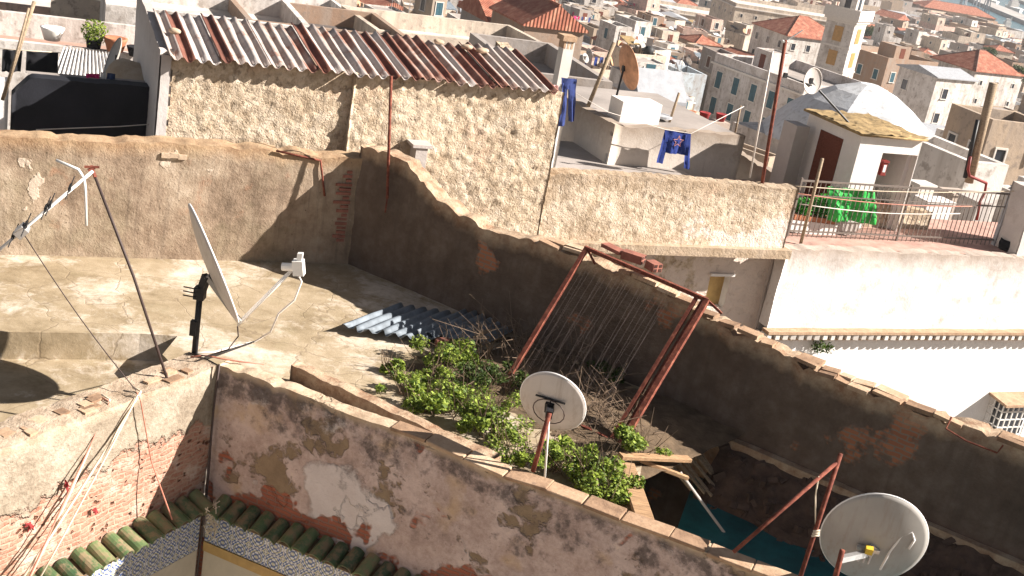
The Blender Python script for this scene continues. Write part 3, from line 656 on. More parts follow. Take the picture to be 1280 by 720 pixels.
mb=wall(PM+B*5.0-NB*.42,B,6.2,NB,.3,lambda u:-.1,-4.5,amp=.03,fr=1.4,amp2=.018,erode=.0,seed=43,du=.06,dz=.06,cell=(.018,6),hole=(hx0,hx1,zb_,zt_)); addw(mb,'lower_wall',M['midwall'],mh)
mb=MB(); P0=PM-NB*.44+B*5.0
def wp(u,z,o): p=P0+B*u-NB*o; return Vector((p.x,p.y,z))
x0,x1,z0,z1=hx0-.04,hx1+.04,zb_-.04,zt_+.04
mb.quad(wp(x0,z0,0),wp(x0,z0,.25),wp(x0,z1,.25),wp(x0,z1,0)); mb.quad(wp(x1,z0,.25),wp(x1,z0,0),wp(x1,z1,0),wp(x1,z1,.25)); mb.quad(wp(x0,z1,0),wp(x0,z1,.25),wp(x1,z1,.25),wp(x1,z1,0)); mb.quad(wp(x0,z0,.25),wp(x0,z0,0),wp(x1,z0,0),wp(x1,z0,.25))
wf=addw(mb,'window',M['whitecloth'],mh,False)
mb=MB(); mb.quad(wp(x0,z0,.2),wp(x1,z0,.2),wp(x1,z1,.2),wp(x0,z1,.2)); addw(mb,'pane',M['shut_yel'],wf) if False else None
o=mb.build('pane',M['ochre']); o.parent=wf; 
mb=MB(); mb.obox(wp((x0+x1)/2,z1+.02,-.03),B*(x1-x0)/2*1.1,NB*.06,Z*.025); o=mb.build('lintel',M['whitecloth']); o.parent=wf
# roof of middle house
mb=MB(); mb.poly([flat(PM+B*5-NB*.1,.3),flat(PM+B*10.6-NB*.1,.3),flat(PM+B*10.6-NB*6,.3),flat(PM+B*5-NB*6,.3)]); addw(mb,'roof',M['roofgrey'],mh,False)
# broken tiles/hollow bricks on wall top
for i,(px,py,an,lab) in enumerate(((790,325,-.1,'long reddish hollow brick lying on the diagonal wall beside the frame top'),(815,338,.4,'short broken hollow brick, lower right on the diagonal wall'),(765,317,.25,'flat pinkish brick slab beside the iron frame top'))):
    u_=(onp(px,py,cor-ND*.1,ND)-cor).dot(DV); c=cor+DV*u_-ND*.12+Z*(dprof(u_)+.09)
    ax=(DV*math.cos(an)+ND*math.sin(an)); ay=(ND*math.cos(an)-DV*math.sin(an)); mb=MB(); L=(.15,.09,.17)[i]; H=(.055,.055,.025)[i]
    mb.obox(c,ax*L,ay*.075,Z*H); 
    root=tag(mb.build('hollow_brick',M['brickred']),lab,'brick','loose bricks on the diagonal wall')
    if i<2:
        mk=MB()
        for (a,b_) in ((-.04,-.03),(.04,-.03),(-.04,.03),(.04,.03)): mk.obox(c+ax*(L+.001)+ay*a+Z*b_,ax*.003,ay*.025,Z*.02)
        mk.build('cavity',M['cavity'],root)
# ------------------------------------------------------------------ white house on the right
wh=empty('white_house',PS+B*15+Z*(-8),0,'white house with dentil cornice and red roof terrace at right','house')
T0=(onp(985,310,PS,NB)-PS).dot(B)
mb=wall(PS+B*T0,B,11,NB,.3,lambda u:-.02,-1.74,amp=.035,fr=1.3,amp2=.01,erode=.04,seed=51); addw(mb,'wall',M['white'],wh)
mb=wall(PS+B*(T0-.0)-NB*.31,NK,5,-B,.2,lambda u:-.03,-8,amp=.012,erode=.02,seed=52); addw(mb,'side_wall',M['greywhite'],wh)  # greyer than the front: shade of the left end put into colour
mb=wall(PS+B*T0+NB*.0,B,13,NB,.3,lambda u:-1.9,-8,amp=.015,fr=1.2,amp2=.006,erode=.0,seed=53,du=.15,dz=.15); addw(mb,'lower_wall',M['bright'],wh)
mb=MB(); mb.obox(PS+B*(T0+5.5)+NB*.1+Z*(-1.77),B*5.6,NB*.12,Z*.03); mb.obox(PS+B*(T0+5.5)+NB*.06+Z*(-1.93),B*5.6,NB*.08,Z*.022); addw(mb,'cornice',M['coping'],wh,False)
mb=MB(); k=0
while k*.2<11:
    mb.obox(PS+B*(T0-.05+k*.2+rng.uniform(-.012,.012))+NB*.08+Z*(-1.862+rng.uniform(-.006,.006)),B*rng.uniform(.045,.06)+NB*rng.uniform(-.01,.01),NB*.12,Z*.056); k+=1
addw(mb,'dentils',M['trim'],wh,False)
mb=MB(); 
mb.poly([flat(PS+B*T0-NB*.15,-.06),flat(PS+B*(T0+11)-NB*.15,-.06),flat(PS+B*(T0+11)-NB*2.6,-.06),flat(PS+B*(T0+3.4)-NB*2.6,-.06),flat(PS+B*(T0+3.4)-NB*5,-.06),flat(PS+B*T0-NB*5,-.06)]); addw(mb,'roof',M['redfloor'],wh,False)
# caged window
wc=onp(1255,515,PS+NB*.0,NB); cg=empty('window_cage',wc-Z*.5,0,'white barred window cage with small canopy on the bright wall','window cage')
mb=MB(); ux0,ux1=-.55,.75
pw0=lambda u,z,o:(wc+B*u+NB*o+Z*z)
for k in range(9):
    u=ux0+(ux1-ux0)*k/8; mb.beam(pw0(u,-.75,.42),pw0(u,.42,.42),.025,.025,NB)
for k in range(7):
    z=-.75+1.17*k/6; mb.beam(pw0(ux0,z,.42),pw0(ux1,z,.42),.025,.025); mb.beam(pw0(ux0,z,.42),pw0(ux0,z,.0),.022,.022)
for k in range(4): mb.beam(pw0(ux0,-.75,.42*k/3),pw0(ux0,.42,.42*k/3),.022,.022,B)
addw(mb,'bars',M['whitep'],cg,False)
mb=MB(); mb.obox(pw0(.1,.47,.25),B*.75,NB*.32-Z*.03,Z*.03); addw(mb,'canopy',M['coping'],cg,False)
mb=MB(); mb.obox(pw0(.15,-.15,.02),B*.5,NB*.02,Z*.5); addw(mb,'pane',M['glass'],cg,False)
mb=MB(); mb.obox(pw0(.1,-.78,.22),B*.68,NB*.22,Z*.02); addw(mb,'sill',M['greywhite'],cg,False)
# ivy tuft under cornice
def leaves(mb,c,R,n,size,r,up=.5,flat_=1.0):
    for _ in range(n):
        d=Vector((r.gauss(0,1),r.gauss(0,1),r.gauss(0,1))).normalized()*(R*r.random()**.45); d.z*=flat_
        p=c+d; nrm=Vector((r.uniform(-1,1),r.uniform(-1,1),r.uniform(-.3,1)+up)).normalized(); a=nrm.orthogonal().normalized(); a.rotate(mathutils.Quaternion(nrm,r.uniform(0,6.28))); b_=nrm.cross(a); s=size*r.uniform(.6,1.4)
        k=len(mb.v); mb.v+=[p-a*s,p-a*s*.1+b_*s*.55-nrm*s*.15,p+a*s,p-a*s*.1-b_*s*.55-nrm*s*.15]; mb.face((k,k+1,k+2)); mb.face((k,k+2,k+3))
r2=random.Random(8)
q=onp(1022,432,PS+NB*.1,NB); mb=MB(); leaves(mb,q+NB*.05,.16,150,.035,r2); leaves(mb,q+NB*.05+B*.25-Z*.03,.12,80,.03,r2)
tag(mb.build('weed_tuft',M['leafdark']),'dark weed tuft growing from the white house cornice left end','plant')
# ------------------------------------------------------------------ pit, plants, frame, dishes
def hole_floor():
    v0=flat(nearend+NV*.35-NN*.2,-.8); v1=flat(cor+DV*6.3-ND*.05,-.8)
    mb=MB(); mb.poly([v0,flat(nearend+NV*8-NN*.2,-.8),flat(cor+DV*13-ND*.05,-.8),v1]); mb.quad(v1,v1-Z*3.4,v0-Z*3.4,v0)
    mb.poly([flat(nearend-NV*2,-4),flat(nearend+NV*3,-4),flat(cor+DV*8,-4),flat(cor+DV*3,-4)])
    mb.build('pit_floor',M['teal'],kind='structure')
hole_floor()
# slope of broken masonry between the diagonal wall and the teal floor
mb=MB(); nu,nv=70,16; ids=[]
for i in range(nu+1):
    u=6.6+6.3*i/nu; row=[]
    for j in range(nv+1):
        v=j/nv; w_=.12+.66*v; z=-.24-.64*v
        p=cor+DV*u+ND*w_; p.z=z+.09*n3(p,2.2,4)+.05*n3(p,6,5)+.03*abs(n3(p,13,6)); row.append(len(mb.v)); mb.v.append(p)
    ids.append(row)
for i in range(nu):
    for j in range(nv): mb.face((ids[i][j],ids[i+1][j],ids[i+1][j+1],ids[i][j+1]))
r2=random.Random(5)
for k in range(200):
    u=r2.uniform(6.6,12.6); v=r2.random(); p=cor+DV*u+ND*(.13+.66*v); p.z=-.22-.62*v; s=r2.uniform(.012,.055)
    R_=mathutils.Euler((r2.uniform(0,3),r2.uniform(0,3),r2.uniform(0,3))).to_matrix(); mb.obox(p,R_@Vector((s*1.5,0,0)),R_@Vector((0,s*.8,0)),R_@Vector((0,0,s*.6)))
mb.build('rubble',M['rubblestone'],kind='stuff')
# soil under the plants
mb=MB(); ids=[]; s0=at(470,455,.0); sa=at(800,600,0)-s0; sb=at(640,410,0)-s0
for i in range(31):
    row=[]
    for j in range(19):
        a,b_=i/30,j/18; p=s0+sa*a+sb*b_; e=min(a,1-a,b_,1-b_)*4; p.z=-.03+.10*min(1,e)+.07*n3(p,3,8)*min(1,e)+.05*n3(p,8,3); row.append(len(mb.v)); mb.v.append(p)
    ids.append(row)
for i in range(30):
    for j in range(18): mb.face((ids[i][j],ids[i+1][j],ids[i+1][j+1],ids[i][j+1]))
mb.build('soil',M['dirt'],smooth=True,kind='stuff')
PL=[(508,478,.17,'small leafy weed at the left tip of the roof plants'),(488,458,.12,'tiny weed on the screed by the corrugated sheets'),(545,448,.24,'leafy bush directly below the corrugated sheets'),(585,445,.26,'leafy bush between the corrugated sheets and iron frame leg'),
 (535,500,.20,'low green plant in the left middle of the roof bed'),(570,505,.22,'trailing green plant near the kerb end'),(598,478,.24,'dense dark bush beside lower left corner of the iron frame'),(620,535,.27,'rounded bright green bush left of the round dish mast'),
 (595,520,.2,'bright green plant beside the rounded bush near the wall'),(648,562,.2,'low plant at the foot of the round dish mast'),(740,592,.28,'bright green bush between dish mast and leaning plank'),(765,610,.24,'bright green bush touching the leaning plank'),
 (722,580,.2,'small bush just right of the round dish mast'),(802,556,.22,'green bush above the horizontal plank end'),(765,468,.14,'leafy sprig behind the dish inside the iron frame'),(505,525,.09,'little grass tuft on the near wall kerb'),(575,556,.09,'thin green tuft creeping over the near wall top'),(555,470,.22,'leafy bush in the middle of the left plant bed'),(612,505,.24,'yellow-green bush left of the round dish'),(690,575,.18,'low bright weeds between the two bushes at the dish mast'),(640,480,.2,'dark bush behind the iron frame lower bar'),(748,455,.12,'dim leafy sprig at centre of the iron frame')]
r2=random.Random(21)
for i,(px,py,R_,lab) in enumerate(PL):
    c=at(px,py,.16 if R_>.15 else .08); root=empty('shrub',(c.x,c.y,0),0,lab,'shrub','green shrubs growing on the terrace')
    mb=MB()
    for k in range(7):
        o=Vector((r2.gauss(0,.75),r2.gauss(0,.75),r2.uniform(-.4,.6)))*R_
        leaves(mb,c+o,R_*r2.uniform(.3,.75),int(800*R_),r2.choice((.02,.028,.036)),r2,.7,.8)
    o=mb.build('leaves',M['leafdark'] if i in (6,14,20,21) else M['leaf']); child_world(o,root)
    mb=MB()
    for k in range(16):
        d=Vector((r2.gauss(0,.6),r2.gauss(0,.6),r2.uniform(.4,1.5)))*R_*1.25; b0=flat(c,-.02)+Vector((r2.gauss(0,.3)*R_,r2.gauss(0,.3)*R_,0)); mb.tube([b0,b0+d*.5+Vector((0,0,.03)),c+d],[.006,.005,.002],4)
    o=mb.build('stems',M['twig']); child_world(o,root)
TW=[(620,430,.42,46,'pale dry bramble at the foot of the diagonal wall left of the frame'),(655,415,.3,26,'sparse dry bramble against the shaded diagonal wall'),(748,510,.42,60,'dense dry bramble filling the right half of the iron frame'),(715,440,.35,36,'dry bramble above the round dish inside the frame'),(690,545,.25,22,'low dry stalks around the dish mast foot'),(790,530,.25,24,'dry stalks at the lower right iron frame corner'),(590,480,.3,26,'dry stalks tangled in the bush left of the frame')]
for (px,py,R_,n,lab) in TW:
    c=at(px,py,.22); mb=MB()
    for k in range(n):
        b0=flat(c,-.02)+Vector((r2.gauss(0,.7)*R_,r2.gauss(0,.7)*R_,0)); d=Vector((r2.gauss(0,.7),r2.gauss(0,.7),r2.uniform(.5,2.1)))*R_; m_=b0+d*.5+Vector((r2.gauss(0,.2),r2.gauss(0,.2),r2.gauss(0,.1)))*R_
        e=b0+d+Vector((r2.gauss(0,.3),r2.gauss(0,.3),-.25))*R_; mb.tube([b0,m_,e],[.006,.0045,.002],4)
        mb.tube([m_,m_+Vector((r2.gauss(0,.4),r2.gauss(0,.4),r2.uniform(-.1,.4)))*R_],[.005,.002],4)
    tag(mb.build('dry_bramble',M['twig']),lab,'bramble','dry brambles on the terrace')
# corrugated sheets lying on the terrace
def sheet(P1,P2,P4,ncor,nm,mat,lab,seed):
    r3=random.Random(seed); mb=MB(); ids=[]; n=ncor*8; L=(P4-P1); W=(P2-P1)
    for s in range(n+1):
        row=[]; h=max(-.03,min(.03,.045*math.cos(2*math.pi*s/8))); rag=.1*mnoise.noise(Vector((s*.11,seed,0)))
        for j in range(9):
            t=j/8; p=P1+L*(s/n)+W*(t*(1.0)+(rag*(1-t))); p.z+=h+.03*n3(p,1.5,seed); row.append(len(mb.v)); mb.v.append(p)
        ids.append(row)
    for s in range(n):
        for j in range(8): mb.face((ids[s][j],ids[s+1][j],ids[s+1][j+1],ids[s][j+1]))
    o=tag(mb.build(nm,mat,smooth=True),lab,'metal sheet','corrugated sheets lying on the terrace'); m_=o.modifiers.new('t','SOLIDIFY'); m_.thickness=.005; return o
sheet(at(427,408,.12),at(500,380,.06),at(540,426,.12),7,'corrugated_sheet',M['corr_grey'],'grey corrugated sheet with one pale sunlit end on the terrace',1)
sheet(at(520,415,.17),at(580,388,.1),at(610,430,.1),6,'corrugated_sheet',M['corr_grey'],'shaded corrugated sheet nearer the bushes, overlapping the sunlit one',2)
mb=MB(); q=at(553,428,.08); mb.obox(q,B*.1,NB*.05,Z*.05); tag(mb.build('clay_brick',M['brickred']),'red brick at the lower edge of the corrugated sheets','brick')
# iron frame leaning on the diagonal wall
off=cor+ND*.10
A=onp(733,312,off,ND); Bq=onp(884,375,off,ND); A.z+=.02
Dq=at(627,487,.03); Cq=at(776,556,.03)
fr=empty('iron_frame',(Dq+Cq)/2,0,'tall rusty iron frame leaning from the terrace onto the diagonal wall','frame')
def cw(mb,name,mat,root,smooth=False): return addw(mb,name,mat,root,smooth)
mb=MB(); mb.beam(A,Dq,.055,.055); cw(mb,'post',M['rust'],fr)
mb=MB(); mb.beam(Bq,Cq,.065,.065); cw(mb,'post',M['rust'],fr)
mb=MB(); dx=(A-Bq).normalized()*.14; mb.beam(Bq+dx,Cq+dx,.045,.045); mb.beam(Bq+dx*.5-ND*.05,Cq+dx*.5-ND*.05,.03,.03); cw(mb,'inner_post',M['rust'],fr)
mb=MB(); mb.beam(A-(Bq-A).normalized()*.03,Bq,.05,.05); cw(mb,'top_bar',M['rust'],fr)
mb=MB(); mb.beam(Dq,Cq,.05,.05); cw(mb,'bottom_bar',M['rust'],fr)
mb=MB(); q=onp(902,392,cor+ND*.02,ND); mb.beam(Bq,q,.03,.03); cw(mb,'hook',M['rust'],fr); mb=MB(); q=onp(744,330,cor+ND*.02,ND); mb.beam(A,q,.03,.03); cw(mb,'hook',M['rust'],fr)
mb=MB()
for k in range(22):
    t=.06+.034*k+.012*math.sin(k*5); mb.tube([A.lerp(Bq,t),A.lerp(Dq,.5).lerp(Bq.lerp(Cq,.5),t+.02*math.sin(k*2)),Dq.lerp(Cq,t+.05*math.sin(k*3))],.0013,4)
for k in range(3):
    t=.3+.2*k; mb.tube([A.lerp(Dq,t),A.lerp(Dq,t).lerp(Bq.lerp(Cq,t),.5)-Z*.03,Bq.lerp(Cq,t)],.002,4)
cw(mb,'spring_wire',M['darkcable'],fr)
# planks and sticks
PLK=[(at(782,580,.12),at(806,650,.16),.2,.05,'broad weathered plank leaning across the pit edge by the bushes'),(at(775,570,.16),at(862,574,.05),.11,.05,'short plank jutting level over the dark pit'),(at(776,600,.05),at(790,648,.05),.14,.05,'narrow plank beside the broad weathered one'),(at(800,575,.05),at(860,598,-.15),.05,.05,'broken dark batten below the jutting plank')]
for a,b_,w_,h_,lab in PLK:
    mb=MB(); mb.beam(a,b_,w_,h_); o=tag(mb.build('plank',M['wood']),lab,'plank','old planks at the pit edge'); bv=o.modifiers.new('b','BEVEL'); bv.width=.006
mb=MB(); mb.tube([at(850,590,-.1),at(912,675,-.9)],.018,6); tag(mb.build('pale_stick',M['greywhite']),'pale stick slanting down into the teal pit','stick')
r3=random.Random(3)
for i in range(6):
    a=at(805+i*9,540-i*2,-.05); b_=at(868+i*12+r3.uniform(-8,8),612+i*4,-.6-.05*i); mb=MB(); mb.beam(a,b_,.06,.02)
    tag(mb.build('old_lath',M['pole']),'shaded fallen lath, number %s from the bushes in the pit'%['one','two','three','four','five','six'][i],'lath','fallen laths in the pit')
# --- dishes
def reflector(C,n,R_,depth,mat,root,rimmat,sx=1.0,name='reflector'):
    n=Vector(n).normalized(); prof=[]; N=14; th=.012
    for k in range(N+1):
        r=R_*k/N; prof.append((max(r,1e-4),-depth+depth*(r/R_)**2-th))
    prof+= [(R_*1.0,.004)]
    for k in range(N,-1,-1):
        r=R_*.985*k/N; prof.append((max(r,1e-4),-depth+depth*(r/R_/.985)**2))
    mb=MB(); mb.lathe(C,n,prof,48,sx); o=addw(mb,name,mat,root,True)
    mb=MB(); e1=n.orthogonal().normalized(); e1=Vector((0,0,1)).cross(n).normalized(); e2=n.cross(e1); pts=[C+n*.0+(e1*math.cos(2*math.pi*k/48)*sx+e2*math.sin(2*math.pi*k/48))*R_ for k in range(49)]
    mb.tube(pts,.011,6,False); rm=mb.build('rim',rimmat,smooth=True); rm.parent=o; rm.matrix_parent_inverse=o.matrix_parent_inverse.copy() ; rm.matrix_parent_inverse=Matrix.Identity(4)
    return o
# big dish at the wall corner, seen from the side
b0=at(243,444,.40); Y0=b0.y
d1=empty('satellite_dish',b0,0,'large pale dish on black mast at the wall corner, seen edge-on','satellite dish')
mt=aty(250,366,Y0)
p1=aty(236,253,Y0); p2=aty(297,404,Y0); C=(p1+p2)/2; ax=(p1-p2); R1=ax.length/2*.97; ax.normalize()
nn=Vector((ax.z,0,-ax.x)); nn=nn if nn.x>0 else -nn; m_=Vector((0,1,0)); vd=(CAM-C).normalized(); th=math.atan2(-nn.dot(vd),m_.dot(vd))
th=th-math.pi if th>math.pi/2 else (th+math.pi if th<-math.pi/2 else th)
th+=.05; nn=(nn*math.cos(th)+m_*math.sin(th)).normalized()
reflector(C,nn,R1,.075,M['dish'],d1,M['dishrim'],.95)
mb=MB(); mb.tube([b0-Z*.05,mt+Z*.05],.035,10); addw(mb,'mast',M['black'],d1,True)
mb=MB(); q=C-nn*.12-ax*.1; mb.beam(mt-Z*.03,q,.07,.09); mb.obox(mt,Vector((.06,0,0)),Vector((0,.06,0)),Z*.07)
for k in range(3): mb.tube([mt+Vector((-.02,-.06,.05*k-.04)),mt+Vector((-.17,-.08,.05*k-.03))],.008,5)
addw(mb,'bracket',M['black'],d1); mb=MB(); mb.obox(b0+Z*.35+Vector((-.03,-.03,0)),Vector((.035,0,0)),Vector((0,.035,0)),Z*.09); addw(mb,'junction_box',M['black'],d1)
mb=MB(); mb.beam(q,p2+nn*.03-Vector((.0,0,0)),.07,.05); addw(mb,'support_arm',M['dishgrey'],d1)
pl_=aty(368,334,Y0-.12); bot=p2+nn*.02
mb=MB(); mb.tube([bot+Vector((0,.05,0)),pl_],.018,6); mb.tube([bot+Vector((0,-.05,-.02)),pl_-Z*.02],.012,6); addw(mb,'feed_arm',M['whitep'],d1,True)
mb=MB(); dl=(C-pl_).normalized(); mb.tube([pl_-dl*.02,pl_+dl*.14],.045,10); mb.obox(pl_-dl*.05,dl*.06,Vector((0,.06,0)),dl.cross(Vector((0,1,0)))*.085)
mb.obox(pl_-dl*.05+Z*.12,dl*.03,Vector((0,.03,0)),Z*.05); addw(mb,'receiver_head',M['whitep'],d1)
mb=MB(); mb.tube([pl_,aty(377,352,Y0-.14),aty(368,375,Y0-.14),aty(348,392,Y0-.14),aty(338,415,Y0-.14),at(318,427,.03),at(296,432,.15),at(268,440,.42),b0+Z*.03],.012,6); addw(mb,'cable',M['whitecable'],d1,True)
mb=MB(); mb.tube([at(238,446,.43),at(258,444,.44),at(275,448,.43),at(300,452,.44),at(330,455,.43)],.009,5)
tag(mb.build('red_rope',M['redcable'],smooth=True),'faded red cord from the mast foot over the wall corner','rope')
mb=MB(); mb.tube([at(238,442,.43),at(258,445,.45),at(285,437,.4),at(298,420,.45),aty(297,408,Y0)],.009,5); tag(mb.build('loose_cable',M['darkcable'],smooth=True),'loose dark cable looping from the corner mast foot to the dish bottom','cable')
# round dish in the middle, seen from behind
def back_dish(base_px,zb,top_px,Cpx,Dpx,n,lab,gm,bz,mastmat,Rx=1.0,lean=None):
    b0=at(*base_px,zb); Y0=b0.y; root=empty('satellite_dish',b0,0,lab,'satellite dish')
    C=aty(*Cpx,Y0+bz); R_=Dpx*(C-CAM).length/FPX/2; n=Vector(n).normalized()
    reflector(C,n,R_,R_*.20,gm,root,M['dishrim'],Rx)
    mt=aty(*top_px,Y0+lean if lean else Y0); mb=MB(); mb.tube([b0-Z*.04,mt],.026,8); addw(mb,'mast',mastmat,root,True)
    k=C-n*(R_*.2+.02); mb=MB(); mb.beam(mt-Z*.03,k,.07,.09); up=(Z-n*n.z).normalized(); sd=n.cross(up)
    mb.tube([k+up*R_*.02,k+up*R_*.45-n*-.05],.012,6); mb.tube([k-sd*R_*.42+up*R_*.3,k+sd*R_*.42+up*R_*.3],.012,6)
    mb.obox(k,sd*R_*.12,n*.03,up*R_*.16); addw(mb,'bracket',M['black'],root)
    mb=MB(); pts=[k-n*.02+(sd*math.cos(t*.4)*.45+up*(math.sin(t*.4)*.42-.1))*R_ for t in range(0,17)]; mb.tube(pts,.006,5,False); addw(mb,'cable_loop',M['darkcable'],root,True)
    return root,C,R_,n,mt,b0,up,sd
root,C,R_,n,mt,b0,up,sd=back_dish((667,585),.42,(687,516),(691,502),92,(.25,.88,.32),'round pale dish seen from behind on a rusty mast in the bushes',M['dish'],.25,M['rust'],.93)
mb=MB(); mb.tube([b0+Vector((.16,.25,-.3)),mt-Z*.02],.012,6); addw(mb,'brace',M['whitep'],root,True)
mb=MB(); f=C+n*R_*1.1-up*R_*.6; mb.tube([C-up*R_,f],.014,6); mb.tube([f,f+(C-f).normalized()*.1],.03,8); addw(mb,'feed_arm',M['alu'],root)
# dish at the lower right corner
b3=at(1041,736,.36)
cpx=(1092,672)
root=empty('satellite_dish',b3,0,'big grey dish seen from behind at the lower right corner','satellite dish')
C=aty(*cpx,b3.y+.45); n=Vector((.10,.93,.22)).normalized(); R_=134*(C-CAM).length/FPX/2
reflector(C,n,R_,R_*.2,M['dishgrey'],root,M['dishrim'],.90)
mtop=aty(1053,688,b3.y); mb=MB(); mb.tube([b3-Z*.1,mtop],.028,8); addw(mb,'mast',M['rust'],root,True)
up=(Z-n*n.z).normalized(); sd=n.cross(up); k=aty(1083,692,C.y-.12); mb=MB(); mb.beam(mtop-Z*.1,k,.05,.06); mb.beam(k,C-n*R_*.2,.08,.08)
for o_ in (-.05,.0,.05): mb.tube([k+sd*o_-up*.12,k+sd*o_+up*.05],.012,6)
mb.obox(k+up*.06,sd*.11,n*.02,up*.02); addw(mb,'bracket',M['alu'],root)
mb=MB(); mb.obox(k+up*.085-n*.04,sd*.035,n*.03,up*.035); addw(mb,'receiver_cap',M['yellow'],root)
mb=MB(); yy=C.y-.14; mb.tube([aty(1100,712,yy),aty(1112,690,yy),aty(1127,670,yy),aty(1140,665,yy),aty(1143,675,yy),aty(1136,686,yy)],.012,6); addw(mb,'cable',M['dishrim'],root,True)
# A-shaped rusty stand next to it
sA=flat(c0+NV*5.9-NN*.2,.42); topA=aty(1049,573,sA.y+.5); fa=at(917,690,.43)
st=empty('antenna_stand',sA,0,'rusty two-legged iron stand beside the lower right dish','stand')
ft=aty(1000,722,sA.y+.25)
mb=MB(); mb.tube([topA+(topA-ft).normalized()*.05,ft-(topA-ft).normalized()*.3],.025,8); addw(mb,'leg',M['rust'],st,True)
mb=MB(); mb.tube([topA-Z*.03,fa],.02,8); addw(mb,'leg',M['rust'],st,True)
mb=MB(); q=topA.lerp(ft,.15); mb.tube([topA.lerp(fa,.2),q+Vector((-.12,0,-.25)),topA.lerp(ft,.6)],.008,5); 
for k in range(3): mb.tube([topA.lerp(ft,.6+.02*k)+Vector((-.03,-.03,0)),topA.lerp(ft,.6+.02*k)+Vector((.05,-.02,.02))],.012,5)
addw(mb,'wire_tie',M['rope'],st,True)
# dark crate in the pit on the right
q=at(1190,704,-.62); mb=MB(); mb.obox(q,DV*.16,ND*.12,Z*.16); root=tag(mb.build('dark_crate',M['blackcloth']),'small black box half hidden right of the lower right dish','box')
bv=root.modifiers.new('b','BEVEL'); bv.width=.015
# television aerial on the left
b0=at(212,470,.42); Y0=b0.y; tp=aty(116,214,Y0); ae=empty('tv_aerial',b0,0,'leaning television aerial on a thin dark pole above the left terrace','aerial')
mb=MB(); mb.tube([b0-Z*.1,b0.lerp(tp,.5)+Vector((.015,0,0)),tp+(tp-b0).normalized()*.04],.016,8); addw(mb,'pole',M['darkcable'],ae,True)
ba=aty(116,214,Y0-.05); bb=aty(-60,362,Y0-.35); mb=MB(); mb.tube([ba,bb],.017,8); addw(mb,'boom',M['whitep'],ae,True)
bd=(bb-ba).normalized(); el_=Vector((.18,-.92,-.25)).normalized()
mb=MB()
for t in (.16,.30,.33,.47,.56,.72,.82,.9):
    p=ba.lerp(bb,t)+Z*.03; mb.tube([p-el_*.22,p+el_*.22],.006,5); mb.obox(p-bd.cross(el_)*.0,bd*.022,el_*.04,Z*.03)
addw(mb,'element',M['black'],ae)
mb=MB(); r_=ba.lerp(bb,.06); mb.tube([r_,aty(98,212,Y0-.06),aty(70,200,Y0-.1)],.016,6); mb.tube([r_,aty(107,240,Y0-.06),aty(108,282,Y0-.1)],.014,6); addw(mb,'reflector_rod',M['whitep'],ae,True)
mb=MB(); q=ba.lerp(bb,.5); mb.obox(q,bd*.06,el_*.05,bd.cross(el_)*.05); addw(mb,'junction_box',M['alu'],ae)
mb=MB(); 
for k in range(4): mb.beam(tp+Vector((.04*k-.08,-.03,-.03*k+.04)),tp+Vector((.06-.03*k,.02,.05)),.03,.02)
addw(mb,'clamp',M['rust'],ae)
mb=MB(); pts=[q.lerp(at(170,488,.42),k/8)+Z*(-.06*math.sin(math.pi*k/8)) for k in range(9)]; mb.tube(pts,.006,5); addw(mb,'cable',M['darkcable'],ae,True)
# ------------------------------------------------------------------ neighbouring roofs
def cloth(pts,mat,nu=10,nv=10,amp=.03,seed=0):
    """hanging cloth over the quad a,b,c,d (top-left, top-right, bottom-right, bottom-left)"""
    a,b,c,d=[Vector(p) for p in pts]; n=(b-a).cross(d-a).normalized(); mb=MB(); ids=[]
    for i in range(nu+1):
        row=[]
        for j in range(nv+1):
            u,v=i/nu,j/nv; p=a.lerp(b,u).lerp(d.lerp(c,u),v)+n*amp*((math.sin(u*9+seed)+.7*math.sin(u*23+seed*2+v*2))*(.25+v)+1.2*n3((u*2,v*2,seed),1.8,seed)); row.append(len(mb.v)); mb.v.append(p)
        ids.append(row)
    for i in range(nu):
        for j in range(nv): mb.face((ids[i][j],ids[i+1][j],ids[i+1][j+1],ids[i][j+1]))
    return mb
# stair cabin on the white house
PC=PS+NK*1.5
def pc(px,py): return onp(px,py,PC,NB)
cf0=(pc(1079,166)-PC).dot(B); cf1=(pc(1153,178)-PC).dot(B); ct=pc(1115,172).z
cb=empty('stair_cabin',PC+B*(cf0+cf1)/2+Z*(-.06-PC.z),0,'white rooftop stair cabin with open front and mossy slab roof','cabin')
def cpn(u,z,o): p=PC+B*u-NB*o; return Vector((p.x,p.y,z))
dl=(pc(1089,240)-PC).dot(B)+.02; dr=(pc(1140,220)-PC).dot(B); dt=pc(1115,192).z; D=1.9
mb=MB()
def slab(u0,u1,z0,z1,o0,o1): mb.obox(cpn((u0+u1)/2,(z0+z1)/2,(o0+o1)/2),B*(u1-u0)/2,NB*(o1-o0)/2,Z*(z1-z0)/2)
slab(cf0,dl,-.06,ct,0,.18); slab(dr,cf1,-.06,ct,0,.18); slab(dl,dr,dt,ct,.002,.178)
slab(cf0,cf0+.12,-.06,ct,.182,D); slab(cf1-.12,cf1,-.06,ct,.182,D); slab(cf0+.122,cf1-.122,-.06,ct,D-.14,D-.02)
addw(mb,'wall',M['bright'],cb)
mb=MB(); slab(cf0-.02,cf0,-.06,ct-.25,.55,1.35); addw(mb,'door',M['doorwood'],cb)
mb=MB(); ids=[]
for i in range(15):
    row=[]
    for j in range(15):
        p=cpn(cf0-.12+(cf1-cf0+.16)*i/14,0,-.12+(D+.2)*j/14); p.z=ct+.03+.05*abs(n3(p,4,2))+.05*n3(p,9,3)+.02; row.append(len(mb.v)); mb.v.append(p)
    ids.append(row)
for i in range(14):
    for j in range(14): mb.face((ids[i][j],ids[i+1][j],ids[i+1][j+1],ids[i][j+1]))
